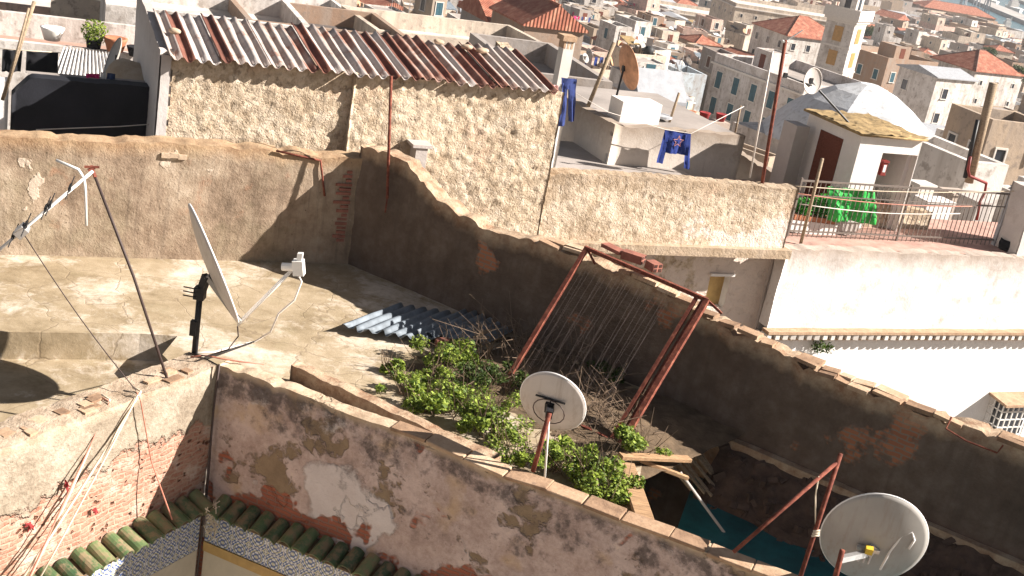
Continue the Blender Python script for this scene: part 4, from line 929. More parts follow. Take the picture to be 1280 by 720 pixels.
slab(cf0-.12,cf1+.04,ct,ct+.05,-.12,D+.08); addw(mb,'roof',M['weedroof'],cb,True)
mb=MB(); q=cpn(dl+.16,0,.06); q.z=pc(1095,210).z; mb.obox(q,B*.06,NB*.06,Z*.13); mb.obox(q+Z*.15,B*.08,NB*.08,Z*.02); mb.obox(q-Z*.14,B*.07,NB*.07,Z*.015)
ln=tag(mb.build('wall_lantern',M['drainpipe']),'dark red lantern hanging inside the white cabin doorway','lantern'); mb=MB(); mb.obox(q+NB*.062,B*.035,NB*.002,Z*.08); mb.build('glass',M['whitecloth'],ln)
# annex left of cabin
mb=MB(); slab(cf0-.55,cf0-.2,-.06,pc(1010,172).z-.1,1.5,2.0); 
ax_=tag(mb.build('roof_annex',M['greywhite']),'low greyish rooftop annex left of the white cabin','annex')
# railing
PR=PS+NK*.85
r0=(onp(984,295,PR,NB)-PR).dot(B); r1=(onp(1243,312,PR,NB)-PR).dot(B); rz=onp(1100,232,PR,NB).z
rl=empty('roof_railing',PR+B*(r0+r1)/2+Z*(-.06-PR.z),0,'grey iron bar railing on the white house roof edge','railing')
def pr(u,z): p=PR+B*u; return Vector((p.x,p.y,z))
mb=MB(); mb.beam(pr(r0,rz),pr(r1,rz),.035,.035); mb.beam(pr(r0,.06),pr(r1,.06),.03,.03); mb.beam(pr(r0,rz-.3),pr(r1,rz-.3),.02,.02); addw(mb,'rail',M['railing'],rl)
mb=MB(); u=r0
while u<r1: mb.beam(pr(u,-.06),pr(u,rz),.013,.013,NB); u+=.125
addw(mb,'bar',M['railing'],rl)
for i,u in enumerate((r0,r0+(r1-r0)*.5,r1)):
    mb=MB(); mb.beam(pr(u,-.06),pr(u,rz+.06),.04,.04,NB); addw(mb,'post',M['railing'],rl)
# green plants in front of cabin and planter
q0=onp(985,268,PR-NB*.35,NB); q1=onp(1040,275,PR-NB*.35,NB)
mb=MB(); mb.obox((q0+q1)/2,(q1-q0)/2,NB*.16,Z*.05); pt=tag(mb.build('planter_box',M['terracotta']),'long terracotta planter behind the roof railing','planter')
mb=MB(); c_=(q0+q1)/2; mb.obox(Vector((c_.x,c_.y,(c_.z-.06)/2-.03)),(q1-q0)/2*1.1,NB*.15,Z*((c_.z+.0)/2)); tag(mb.build('low_white_wall',M['bright']),'low white wall carrying the terracotta planter','wall')
r2=random.Random(2)
for (px,py,R_,lab) in ((1005,258,.22,'pale green potted plant at the left end of the railing'),(1030,255,.25,'spiky green plant in the middle behind the railing')):
    c=onp(px,py,PR-NB*.38,NB); mb=MB(); leaves(mb,c,R_,int(1500*R_),.045,r2,.5,.9); leaves(mb,c-Z*R_*.6,R_*.8,int(700*R_),.045,r2,.5,.9)
    root=empty('potted_plant',Vector((c.x,c.y,-.06)),0,lab,'plant','plants behind the roof railing'); addw(mb,'leaves',M['greennet'],root)
    mb=MB(); mb.lathe(Vector((c.x,c.y,-.06)),Z,[(.001,0),(.12,0),(.16,.28),(.15,.28),(.001,.26)],14); addw(mb,'pot',M['terracotta'],root); mb=MB(); mb.tube([Vector((c.x,c.y,.1)),c],.015,5); addw(mb,'stem',M['twig'],root)
c=onp(1068,258,PR-NB*.12,NB); gp=PR-NB*.10
mb=cloth([onp(1034,233,gp,NB),onp(1093,239,gp,NB),onp(1092,279,gp,NB),onp(1036,276,gp,NB)],None,24,16,.06,3); gs=tag(mb.build('green_netting',M['greensheet'],smooth=True),'bright green netting sheet hung behind the railing by the cabin','netting'); gm=gs.modifiers.new('t','SOLIDIFY'); gm.thickness=.01
mb=MB(); mb.obox(Vector((c.x,c.y,(c.z-.4)/2-.03)),B*.36,NB*.2,Z*((c.z-.4+.06)/2)); mb.v=[v-NB*.35 for v in mb.v]; tag(mb.build('low_block',M['greywhite']),'low grey block behind the bright green netting sheet','block')
def pole(a,b,r,mat,lab,name='pole',cat='pole',extra=None,gp=None):
    mb=MB(); mb.tube([a,b],r,8)
    o=tag(mb.build(name,mat,smooth=True),lab,cat,gp)
    return o
pf=PS+NK*.35; pole(onp(1000,308,pf,NB),onp(1028,198,pf,NB),.035,M['pole'],'dark wooden post standing on the white house roof edge')
# ropes across railing
for i,(a,b,m_) in enumerate((((985,240),(1215,258),M['redcable']),((985,232),(1290,238),M['rope']),((1000,255),(1200,267),M['whitecable']))):
    pa=onp(*a,PR+NB*.1,NB); pb=onp(*b,PR+NB*.1,NB); mb=MB(); mb.tube([pa.lerp(pb,k/8)-Z*.09*math.sin(math.pi*k/8) for k in range(9)],.011,5)
    tag(mb.build('clothes_line',m_,smooth=True),['orange washing line strung along the roof railing','long pale washing line reaching past the railing to the right','white washing line lowest along the roof railing'][i],'rope','washing lines along the railing')
# right white wall with drain pipes, drum
PW=PS+NK*.9; g0=onp(1246,228,PW+NK*2.2,NB); u0=(onp(1243,315,PW,NB)-PS).dot(B)
gp_=at(1241,306,-.06); mb=wall(flat(gp_,0),NB,.72,-B,1.6,lambda u:1.45-.02*u,-.06,amp=.015,erode=.03,seed=61); tag(mb.build('roof_side_wall',M['greywhite'],smooth=True),'whitish wall at the right edge beyond the railing end','wall')  # left-facing wall, shade tone included in its grey colour
q=onp(1256,322,PS+NK*.55,NB); q.z=-.06; mb=MB(); mb.lathe(q,Z,[(.001,0),(.20,0),(.22,.12),(.20,.24),(.19,.24),(.17,.05),(.001,.04)],20); tag(mb.build('black_basin',M['blackcloth'],smooth=True),'black round basin on the red roof at far right','basin')
mb=MB(); mb.beam(pr(r1-.05,-.06),pr(r1-.02,1.1),.12,.10,NB); tag(mb.build('gate_post',M['slate']),'dark grey post ending the railing at the right','post')
rp=PS+NK*2.6
pts=[onp(*p,rp,NB) for p in ((1221,275),(1225,252),(1231,240),(1233,229),(1212,220),(1210,212),(1213,196))]
mb=MB(); mb.tube(pts,.035,8); tag(mb.build('red_drainpipe',M['drainpipe'],smooth=True),'red bent drainpipe rising behind the railing at right','pipe')
mb=wall(PS+B*(T0+3.0)-NB*1.75,B,2.1,NB,.3,lambda u:.62-.12*u,-.06,amp=.03,erode=.05,seed=62,cell=(.03,6)); tag(mb.build('low_stone_wall',M['midwall'],smooth=True),'low shaded stone wall behind the right half of the railing','wall')
pq=PS+NK*3.2
pole(onp(1211,228,pq,NB),onp(1242,104,pq,NB),.11,M['pole'],'thick brown leaning flue pipe rising at the right beyond the railing','flue_pipe','pipe')
pole(onp(1206,222,pq,NB),onp(1222,150,pq,NB),.05,M['black'],'short black pipe beside the thick brown flue','black_pipe','pipe')
# ---- the block houses behind the middle wall
PA=PS+NK*4.2
def pa_(px,py,o=0): return onp(px,py,PA-NB*o,NB)
u0=(pa_(757,215)-PA).dot(B); u1=(pa_(935,225)-PA).dot(B); zt=pa_(765,156).z
u1-=.35
bh=empty('block_house',PA+B*(u0+u1)/2+Z*(-8-PA.z),0,'stained white block house with a flat roof behind the middle wall','house')
mb=wall(PA+B*u0,B,u1-u0,NB,.25,lambda u:zt+.02,-8,amp=.015,erode=.05,seed=71,du=.2,dz=.2); addw(mb,'wall',M['blockwall'],bh)
mb=wall(PA+B*u0-NB*4.2,NB,4.19,-B,.25,lambda u:zt+.0,-8,amp=.015,erode=.03,seed=72,du=.2,dz=.2); addw(mb,'side_wall',M['blockwall'],bh)
mb=MB(); mb.poly([flat(PA+B*u0-NB*.1,zt-.06),flat(PA+B*u1-NB*.1,zt-.06),flat(PA+B*u1-NB*4.2,zt-.06),flat(PA+B*u0-NB*4.2,zt-.06)]); addw(mb,'roof',M['roofgrey'],bh)
mb=MB(); q=onp(790,155,PA-NB*.9,NB); q.z=zt+.16; mb.obox(q,B*.5,NB*.3,Z*.24); addw(mb,'roof_block',M['bright'],bh)
mb=MB(); q=onp(826,152,PA-NB*1.1,NB); q.z=zt+.02; mb.lathe(q,Z,[(.001,0),(.24,0),(.24,.05),(.001,.08)],16); tag(mb.build('basin_lid',M['slate']),'grey round lid lying on the block house roof','lid')
# sloped wing wall on the right of block house
w0=pa_(897,176,2.6); mb=wall(PA+B*((w0-PA).dot(B))-NB*2.6,NB,2.75,-B,.25,lambda u:w0.z-.02*u,-6,amp=.015,erode=.04,seed=73,du=.12,dz=.12); tag(mb.build('wing_wall',M['blockwall'],smooth=True),'shaded side wall right of the blue jersey','wall')
# parapet with three pots
q0=pa_(858,148,3.4); q1=pa_(908,152,3.4); mb=MB(); mb.obox((q0+q1)/2-Z*.5,(q1-q0)/2,NB*.2,Z*.5); tag(mb.build('pot_parapet',M['white']),'short white parapet carrying three red pots','parapet')
for i,px in enumerate((862,880,901)):
    q=pa_(px,147,3.4); q.z=q0.z+.0; mb=MB(); mb.lathe(q,Z,[(.001,0),(.10,0),(.14,.18),(.15,.2),(.13,.2),(.001,.15)],14); tag(mb.build('flower_pot',M['redcloth'] if i else M['terracotta'],smooth=True),['rust coloured flower pot, left of three on the white parapet','red flower pot, middle of three on the white parapet','red flower pot, right of three on the white parapet'][i],'flower pot','pots on the white parapet')
# jersey and line
PJ=PA+NB*.35
def pj(px,py): return onp(px,py,PJ,NB)
mb=MB(); mb.tube([onp(700,105,PJ,NB),pj(760,140),pj(832,162),pj(864,167),pj(930,133)],.007,5); tag(mb.build('clothes_line',M['whitecable'],smooth=True),'washing line in front of the block house carrying the blue jersey','rope')
js=empty('blue_jersey',pj(845,190),0,'blue jersey with a star outline hung upside down on the line','jersey')
mb=cloth([pj(831,162),pj(864,167),pj(858,194),pj(831,191)],None,12,8,.03,2); addw(mb,'body',M['jersey'],js,True)
mb=cloth([pj(831,163),pj(838,165),pj(829,205),pj(820,203)],None,4,8,.015,4); addw(mb,'sleeve',M['jersey'],js,True)
mb=cloth([pj(857,168),pj(864,168),pj(862,212),pj(854,210)],None,4,8,.015,5); addw(mb,'sleeve',M['jersey'],js,True)
mb=MB(); c_=pj(846,176)+NB*.06; pts=[c_+(B*math.sin(k*math.pi/5)+Z*math.cos(k*math.pi/5))*(.13 if k%2==0 else .055) for k in range(11)]; mb.tube(pts,.010,5,False); addw(mb,'emblem',M['emblem'],js)
# jeans by shed
PN=PA+NB*1.5
def pn(px,py): return onp(px,py,PN,NB)
jn=empty('blue_jeans',pn(710,130),0,'pair of blue jeans hanging from the line beside the shed','jeans')
for a in (((703,104),(711,104),(706,157),(698,158)),((710,104),(720,105),(718,152),(711,152))):
    mb=cloth([pn(*p) for p in a],None,5,10,.03,a[0][0]); addw(mb,'leg',M['denim'],jn,True)
mb=cloth([pn(702,97),pn(721,99),pn(720,112),pn(702,111)],None,6,5,.02,1); addw(mb,'waist',M['denim'],jn,True)
mb=cloth([pn(691,106),pn(698,107),pn(696,134),pn(691,135)],None,5,8,.02,3); tag(mb.build('pink_towel',M['palepink'],smooth=True),'pale pink towel next to the jeans by the shed','towel')
# wall behind jeans (sunlit strip) and beige chimney
mb=wall(PA+B*((pa_(684,205,-.8)-PA).dot(B)-.25)+NB*.6,B,.55,NB,.3,lambda u:pa_(690,140).z,-4,amp=.01,erode=.02,seed=75); tag(mb.build('white_pier',M['bright'],smooth=True),'narrow sunlit white pier just right of the shed','pier')
q=pa_(700,108,2.); q2=pa_(709,48,2.); mb=MB(); mb.obox((q+q2)/2-Z*.6,B*.13,NB*.13,Z*((q2-q).length/2+.6)); ch=tag(mb.build('tall_chimney',M['trim']),'tall pale square chimney beyond the jeans','chimney')
mb=MB(); mb.obox(q2+Z*.02,B*.17,NB*.17,Z*.06)
for k in (-1,0,1): mb.obox(q2+B*.09*k-Z*.12,B*.025,NB*.135,Z*.09)
mb.build('cap',M['coping'],ch)
# wooden and metal poles
pole(pa_(735,133,1.0),pa_(768,53,1.0),.045,M['pole'],'thick leaning wooden post with rag top behind the block house')
pole(pa_(836,155,1.0),pa_(849,116,1.0),.03,M['pole'],'short wooden post on the block house roof')
pole(pa_(917,175,2.0),pa_(926,132,2.0),.025,M['pole'],'short post holding the washing line end near the long building')
pole(PS+B*((onp(956,222,PS-NB*.2,NB)-PS).dot(B))-NB*.2+Z*(.9-PS.z),onp(982,50,PS-NB*.2,NB),.035,M['rust'],'tall dark red mast rising behind the middle wall')
mb=MB(); a_=onp(981,52,PS-NB*.2,NB); mb.tube([a_,onp(1003,38,PS-NB*.2,NB)],.012,6); mb.tube([a_+B*-.06,a_+B*.06],.03,6); tag(mb.build('mast_arm',M['alu']),'thin metal arm at the top of the dark red mast','bracket')
pole(onp(937,222,PS-NB*.6,NB),onp(966,64,PS-NB*.6,NB),.018,M['whitecable'],'thin white pole left of the dark red mast')
# orange dish
def far_dish(name,b,C,R_,n,mat,lab,arm=True,gp=None,sx=.95):
    root=empty(name,b,0,lab,'satellite dish',gp)
    n=Vector(n).normalized(); reflector(C,n,R_,R_*.2,mat,root,mat,sx)
    mb=MB(); mb.tube([b,C-n*R_*.25],.025,6); mb.obox(C-n*R_*.24,B*.04,NB*.04,Z*.06); addw(mb,'mast',M['black'],root)
    if arm:
        up=(Z-n*n.z).normalized(); f=C+n*R_*1.05-up*R_*.55; mb=MB(); mb.tube([C-up*R_*.95,f],.014,5); mb.tube([f-n*.02,f+(C-f).normalized()*.1],.035,6); addw(mb,'feed_arm',M['black'],root)
    return root
C=pa_(786,84,1.6); b_=pa_(769,126,1.6); far_dish('satellite_dish',b_,C,.52,(.86,.42,.3),M['dishrust'],'rust-orange dish seen almost edge-on behind the block house',False,None,.9)
C=pc(1048,114)-NB*.9; b_=cpn(cf0+.3,ct+.05,.9); dsh=far_dish('satellite_dish',b_,C,.27,(.55,-.82,.15),M['dish'],'small white dish on the mossy cabin roof',False)
mb=MB(); f=pc(1013,107)-NB*.9; mb.tube([C-Z*.1,f],.02,6); mb.obox(f,B*.04,NB*.03,Z*.05); addw(mb,'feed_arm',M['black'],dsh)
# ---- left background
PB=BW+NK*2.6
def pb(px,py,o=0): return onp(px,py,PB-NB*o,NB)
za=pb(100,100).z
lw_=empty('dark_roof_block',PB-B*3+Z*(-3-PB.z),0,'low blue-black roof block between the parapet and the pale sheet roof','roof block')
ua=(pb(14,150)-PB).dot(B); ub=(pb(188,150)-PB).dot(B)
mb=wall(PB+B*ua,B,ub-ua,NB,.3,lerp_prof([(0,pb(14,118).z),(.25,pb(30,96).z),(ub-ua,pb(187,108).z)]),-3,amp=.012,erode=.02,seed=81); addw(mb,'wall',M['darkwall'],lw_)
mb=MB(); mb.poly([flat(PB+B*(ua+.25)-NB*.25,za-.06),flat(PB+B*ub-NB*.25,za-.06),flat(PB+B*ub-NB*.6,za-.06),flat(PB+B*(ua+.2)-NB*.6,za-.06)]); addw(mb,'roof',M['roofgrey'],lw_)
q=pb(4,160); mb=wall(PB+B*(ua-2.2),B,2.15,NB,.3,lambda u:pb(8,100).z,-2,amp=.015,erode=.03,seed=82); tag(mb.build('white_side_wall',M['bright'],smooth=True),'sunlit white wall at the far left edge beyond the parapet','wall')
mb=MB(); mb.tube([pb(45,162,-.3),pb(95,160,-.3),pb(150,158,-.3),pb(205,154,-.3)],.008,5); tag(mb.build('sagging_wire',M['whitecable'],smooth=True),'white wire sagging in front of the blue-black roof block','wire')
pole(pb(3,125,-.4),pb(43,2,-.4),.03,M['pole'],'leaning bamboo pole at upper left, thicker of two',gp='leaning poles at upper left'); pole(pb(6,120,-.5),pb(36,10,-.5),.018,M['pole'],'thinner bamboo pole tied to the thicker one at upper left',gp='leaning poles at upper left')
PD=PB+NK*1.6
def pd(px,py,o=0): return onp(px,py,PD-NB*o,NB)
for i,(q,m_,nm,lab,cat) in enumerate(((((3,62),(28,63),(26,90),(2,90)),'blackcloth','hanging_trousers','dark trousers on the line at the left edge','trousers'),(((33,64),(73,66),(72,92),(32,91)),'blackcloth','black_blanket','black blanket airing beside the pale corrugated roof','blanket'),(((107,92),(125,92),(124,103),(108,103)),'pinkcloth','pink_cloth','bright pink cloth over the blue-black block edge','cloth'),(((134,91),(144,92),(144,104),(133,103)),'bluecloth','slate_cloth','slate blue cloth right of the pink one','cloth'),(((126,90),(133,91),(132,103),(126,103)),'whitecloth','white_cloth','small white cloth between the pink and slate ones','cloth'))):
    o_=PD if i<2 else PB+NB*.02-NB*.5
    mb=cloth([onp(*p,o_,NB) for p in q],None,8,8,.03,i*2); tag(mb.build(nm,M[m_],smooth=True),lab,cat)
mb=MB(); mb.tube([pd(-10,60,.02),pd(30,63,.02),pd(76,66,.02)],.008,5); tag(mb.build('clothes_line',M['rope'],smooth=True),'short washing line at the left edge above the blue-black block','rope')
# pale sheet roof
mb=MB(); a_,b_,c_,d_=at(66,96,.75),at(150,101,.75),at(140,67,1.05),at(80,60,1.05); n=30; ids=[]
for i in range(n*2+1):
    u=i/(n*2); row=[]
    for j in range(2): p=a_.lerp(b_,u).lerp(d_.lerp(c_,u),j); p.z+=.035*math.cos(i*math.pi/2*1.0); row.append(len(mb.v)); mb.v.append(p)
    ids.append(row)
for i in range(n*2): mb.face((ids[i][0],ids[i+1][0],ids[i+1][1],ids[i][1]))
lr=tag(mb.build('sheet_roof',M['corr_pale'],smooth=False),'pale corrugated lean-to roof behind the blue-black block','roof'); mm=lr.modifiers.new('t','SOLIDIFY'); mm.thickness=.01
mb=MB(); mb.obox((a_+b_)/2-Z*1.2,(b_-a_)/2,NB*.05,Z*1.14); mb.obox((c_+d_)/2-Z*1.6,(c_-d_)/2,NB*.05,Z*1.54); mb.build('support_wall',M['greywhite'],lr)
C=pd(141,71,1.2); far_dish('satellite_dish',pd(139,96,1.2),C,.36,(-.75,-.45,.3),M['dishgrey'],'grey dish tilted left beside the pale corrugated roof',False,None,.8)
# rounded buttress
mb=MB(); pts=[pb(152,72,1.6),pb(166,80,1.3),pb(178,95,1.),pb(186,112,.7)]
mb.tube([p-Z*.3 for p in pts],[.3,.36,.4,.42],14); tag(mb.build('curved_wall',M['midwall'],smooth=True),'rounded sloping masonry wall between grey dish and shed','wall')

# clutter on the terraces behind the shed and cabin
def q_(px,py,z): return at(px,py,z)
for i,(px,py,z,w_,d_,h_,m_,lab) in enumerate(((1165,262,-.9,.9,.5,.5,'bright','sunlit white block lying beyond the railing, right of the cabin'),(1192,250,-1.2,.7,.6,.45,'white','flaking white block beyond the railing near the red pipe'),(1150,240,-1.4,.6,.5,.5,'trim','cream roof block directly right of the cabin'),(1215,262,-1.,.5,.8,.6,'greywhite','greyish block beside the red drainpipe foot'))):
    p=q_(px,py,z); mb=MB(); mb.obox(p-Z*1.2,B*w_/2,NB*d_/2,Z*(h_/2+1.2)); mb.obox(p+Z*(h_/2+.03),B*(w_/2+.05),NB*(d_/2+.05),Z*.028); tag(mb.build('roof_block',M[m_]),lab,'block')
for i,(px,py,R_,h_,m_,lab,nm) in enumerate(((145,44,.34,.42,'terracotta','large terracotta pot on the white terrace at upper left','terracotta_pot'),(170,50,.25,.3,'blackcloth','black tub beside the terracotta pot at upper left','tub'),(66,30,.34,.4,'whitep','white round tub on the terrace at upper left','tub'))):
    p=aty(px,py,38); mb=MB(); mb.lathe(p,Z,[(.001,-.5),(R_*.7,-.5),(R_,h_*.8-.5),(R_*1.08,h_-.5),(R_*.9,h_-.5),(.001,h_*.6-.5)],16); tag(mb.build(nm,M[m_],smooth=True),lab,'pot')
r2=random.Random(31); p=aty(118,40,38); pl=empty('potted_plant',p-Z*.5,0,'bushy green plant beside the terracotta pot at upper left','plant'); mb=MB(); leaves(mb,p,.42,420,.06,r2); addw(mb,'leaves',M['leaf'],pl); mb=MB(); mb.lathe(p-Z*.5,Z,[(.001,-.2),(.18,-.2),(.24,.25),(.001,.2)],12); addw(mb,'pot',M['blackcloth'],pl)
# ------------------------------------------------------------------ the town below
crng=random.Random(77)
RZ=[(20,-1),(34,-4.4),(45,-6.2),(70,-9.5),(100,-12.3),(150,-16.3),(200,-19.8),(300,-25.6),(400,-30.6),(600,-37),(900,-41.5),(1600,-44),(9000,-46)]
roofz=lerp_prof(RZ)
SEA=-47.0
# coast line from two points on the water
CA=at(1150,2,SEA); CB=at(1290,72,SEA); cdir=(CB-CA).normalized(); cn=Vector((cdir.y,-cdir.x,0)); cn=cn if cn.x>0 else -cn   # cn points to the water
def shore(p): return (Vector((p[0],p[1],0))-flat(CA,0)).dot(cn)
def groundz(x,y):
    d=math.hypot(x,y) if y>0 else 0
    z=roofz(max(20,d))-9-(2 if d<30 else 0)
    s=shore((x,y))
    z=max(z,SEA+1.2)
    if s>0: z=min(z,SEA+1.2-min(1,s/6)*8)
    return z
mb=MB(); ids=[]
rs=[0,6,12,18,24,30,36]+[36*1.09**k for k in range(1,52)]
na=96
for r in rs:
    row=[]
    for k in range(na+1):
        a=-math.pi/2*1.0+math.pi*2*k/na; x,y=r*math.sin(a),r*math.cos(a); row.append(len(mb.v)); mb.v.append(Vector((x,y,groundz(x,y) if r<4000 else -60)))
    ids.append(row)
for i in range(len(rs)-1):
    for k in range(na): mb.face((ids[i][k],ids[i+1][k],ids[i+1][k+1],ids[i][k+1]))
mb.build('ground',M['ground'],kind='structure')
mb=MB(); mb.poly([(-6000,300,SEA),(8000,300,SEA),(8000,9000,SEA),(-6000,9000,SEA)]); mb.build('sea',M['sea'],kind='structure')
# shared window meshes
def window_mesh(nm,w,h,frame,pane,shut=None,sill=True):
    mb=MB(); t=.09
    mb.mi=0
    for (x0,x1,z0,z1) in ((-w/2-t,-w/2,-h/2,h/2),(w/2,w/2+t,-h/2,h/2),(-w/2-t,w/2+t,h/2,h/2+t)): mb.box(x0,x1,-.07,.0,z0,z1)
    if sill: mb.box(-w/2-.18,w/2+.18,-.14,.0,-h/2-t,-h/2)
    mb.mi=1; mb.box(-w/2,w/2,-.012,.0,-h/2,h/2)
    mb.mi=2 if shut else 0
    if shut:
        mb.box(-w/2,-.01,-.05,-.013,-h/2,h/2); mb.box(.01,w/2,-.05,-.013,-h/2,h/2)
        for k in range(7): 
            z=-h/2+h*(k+.5)/7; mb.box(-w/2+.06,-.07,-.065,-.051,z-.03,z+.03); mb.box(.07,w/2-.06,-.065,-.051,z-.03,z+.03)
    o=mb.build(nm,[frame,pane]+([shut] if shut else [])); me=o.data; bpy.data.objects.remove(o); return me
WM=[window_mesh('window',.85,1.15,M['trim'],M['glass']),window_mesh('window',.8,1.3,M['trim'],M['glass'],M['shut_brown']),window_mesh('window',.8,1.3,M['trim'],M['glass'],M['shut_blue']),window_mesh('window',.55,.7,M['trim'],M['glass'],None,False)]
DM=window_mesh('door',.95,2.1,M['trim'],M['doorwood'],None,False)
FACES={'near':((0,-1),(1,0)),'left':((-1,0),(0,-1)),'right':((1,0),(0,1))}
def put(me,root,face,w,d,u,z,name='window'):
    o=bpy.data.objects.new(name,me); COL.objects.link(o); o.parent=root
    if face=='near': o.location=(u,-d/2-.0,z); o.rotation_euler=(0,0,0)
    elif face=='left': o.location=(-w/2,u,z); o.rotation_euler=(0,0,-math.pi/2)
    else: o.location=(w/2,u,z); o.rotation_euler=(0,0,math.pi/2)
    return o
def hbox(mb,x0,x1,y0,y1,z0,z1,par=.7,pt=.25):
    """walls with a parapet ring: outer faces, ring, inner faces"""
    o=[(x0,y0),(x1,y0),(x1,y1),(x0,y1)]; i=[(x0+pt,y0+pt),(x1-pt,y0+pt),(x1-pt,y1-pt),(x0+pt,y1-pt)]
    for k in range(4):
        a,b=o[k],o[(k+1)%4]; c,d=i[k],i[(k+1)%4]
        mb.quad((*a,z0),(*b,z0),(*b,z1),(*a,z1)); mb.quad((*a,z1),(*b,z1),(*d,z1),(*c,z1)); mb.quad((*d,z1-par-.05),(*c,z1-par-.05),(*c,z1),(*d,z1))
def hip(mb,x0,x1,y0,y1,z,h,ov=.35,gable=False):
    x0-=ov;x1+=ov;y0-=ov;y1+=ov; w,d=x1-x0,y1-y0
    if w>=d: 
        k=0 if gable else d/2; a,b=(x0+k,(y0+y1)/2,z+h),(x1-k,(y0+y1)/2,z+h)
        mb.quad((x0,y0,z),(x1,y0,z),b,a); mb.quad((x1,y1,z),(x0,y1,z),a,b); mb.poly([(x1,y0,z),(x1,y1,z),b]); mb.poly([(x0,y1,z),(x0,y0,z),a])
    else:
        k=0 if gable else w/2; a,b=((x0+x1)/2,y0+k,z+h),((x0+x1)/2,y1-k,z+h)
        mb.quad((x1,y0,z),(x1,y1,z),b,a); mb.quad((x0,y1,z),(x0,y0,z),a,b); mb.poly([(x0,y0,z),(x1,y0,z),a]); mb.poly([(x1,y1,z),(x0,y1,z),b])
    mb.poly([(x0,y0,z-.12),(x0,y1,z-.12),(x1,y1,z-.12),(x1,y0,z-.12)])
    for (p,q) in (((x0,y0),(x1,y0)),((x1,y0),(x1,y1)),((x1,y1),(x0,y1)),((x0,y1),(x0,y0))): mb.quad((*p,z-.12),(*q,z-.12),(*q,z),(*p,z))
    return a,b
AUTO=[]      # (root, parts of the label)
def house(x,y,w,d,zr,heading,wall_,roof,win=0,storeys=3,room=None,label=None,cat='house',name='house',group=None,gap=None,wsz=None,faces=('near','left'),par=.8,rh=None,cornice=False,door=False,zb=None,woff=1.75):
    zg=(groundz(x,y)-1.5) if zb is None else zb; H=zr-zg
    root=empty(name,(x,y,zg),rad(heading),label,cat,group)
    wm=wall_ if not isinstance(wall_,str) else CW[wall_]
    mb=MB(); x0,x1,y0,y1=-w/2,w/2,-d/2,d/2
    if roof in ('flat grey','flat pink','flat white','flat dark'):
        hbox(mb,x0,x1,y0,y1,0,H,par); mb.build('wall',wm,root)
        rm={'flat grey':M['roofgrey'],'flat pink':M['roofpink'],'flat white':M['roofwhite'],'flat dark':M['roofdark']}[roof]
        mb=MB(); mb.quad((x0+.2,y0+.2,H-par),(x1-.2,y0+.2,H-par),(x1-.2,y1-.2,H-par),(x0+.2,y1-.2,H-par)); rf=mb.build('roof',rm,root); top=H-par
    else:
        for a,b in (((x0,y0),(x1,y0)),((x1,y0),(x1,y1)),((x1,y1),(x0,y1)),((x0,y1),(x0,y0))): mb.quad((*a,0),(*b,0),(*b,H),(*a,H))
        mt=M['citytile'] if 'tile' in roof else (M['slate'] if 'sheet' in roof else M['weedroof'])
        hh=rh or (min(w,d)*.22 if 'tile' in roof else min(w,d)*.12); gb='gable' in roof or 'sheet' in roof
        if gb:
            if w>=d:
                for xx in (x0,x1): mb.poly([(xx,y0,H),(xx,y1,H),(xx,0,H+hh)])
            else:
                for yy in (y0,y1): mb.poly([(x0,yy,H),(x1,yy,H),(0,yy,H+hh)])
        mb.build('wall',wm,root)
        mb=MB(); a,b=hip(mb,x0,x1,y0,y1,H+.13,hh,min(.35,w*.05),gb); rf=mb.build('roof',mt,root); top=None
        if 'tile' in roof:
            mb=MB(); 
            if (Vector(a)-Vector(b)).length>.3: mb.tube([a,b],.12,5)
            if not gb:
                for c_ in ((x0-.3,y0-.3),(x1+.3,y0-.3),(x1+.3,y1+.3),(x0-.3,y1+.3)):
                    e=min((a,b),key=lambda q:(q[0]-c_[0])**2+(q[1]-c_[1])**2); mb.tube([(*c_,H+.15),e],.09,5)
            mb.build('ridge_tiles',M['ridge'] if crng.random()<.6 else M['citytile'],rf)
    if cornice:
        mb=MB(); cz=H-par-.15 if top is not None else H-.3
        for (a0,a1,b0,b1) in ((x0-.25,x1+.25,y0-.25,y0),(x0-.25,x0,y0,y1+.25),(x1,x1+.25,y0,y1+.25)): mb.box(a0,a1,b0,b1,cz,cz+.22)
        mb.build('cornice',M['trim'],root)
    if win:
        wmesh=wsz if wsz else WM[crng.randrange(4)]
        for f in faces:
            L=w if f=='near' else d; n=max(1,int(L/(gap or 2.9))); fl=H-(par if top is not None else 0)
            for s in range(storeys):
                z=fl-woff-s*3.05
                if z<.8: break
                for k in range(n):
                    if win<1 and crng.random()>win: continue
                    put(wmesh if crng.random()<.75 or wsz or win==1 else WM[crng.randrange(4)],root,f,w,d,-L/2+L*(k+.5)/n+(0 if win>=1 else crng.uniform(-.3,.3)),z+(0 if win>=1 else crng.uniform(-.2,.2)))
    if room and top is not None:
        rw,rd_,rh_=room; cx=crng.uniform(x0+rw/2+.4,x1-rw/2-.4) if w>rw+1 else 0; cy=crng.uniform(y0+rd_/2+.4,y1-rd_/2-.4) if d>rd_+1 else 0
        mb=MB(); hbox(mb,cx-rw/2,cx+rw/2,cy-rd_/2,cy+rd_/2,top,top+rh_,.15,.15); o=mb.build('rooftop_room',wm,root)
        mb=MB(); mb.quad((cx-rw/2+.1,cy-rd_/2+.1,top+rh_-.15),(cx+rw/2-.1,cy-rd_/2+.1,top+rh_-.15),(cx+rw/2-.1,cy+rd_/2-.1,top+rh_-.15),(cx-rw/2+.1,cy+rd_/2-.1,top+rh_-.15)); mb.build('room_roof',M['roofgrey'],o)
        mb=MB(); mb.box(cx-.45,cx+.45,cy-rd_/2-.03,cy-rd_/2,top,top+1.9); mb.build('room_door',M['doorwood'] if crng.random()<.6 else M['shut_blue'],o)
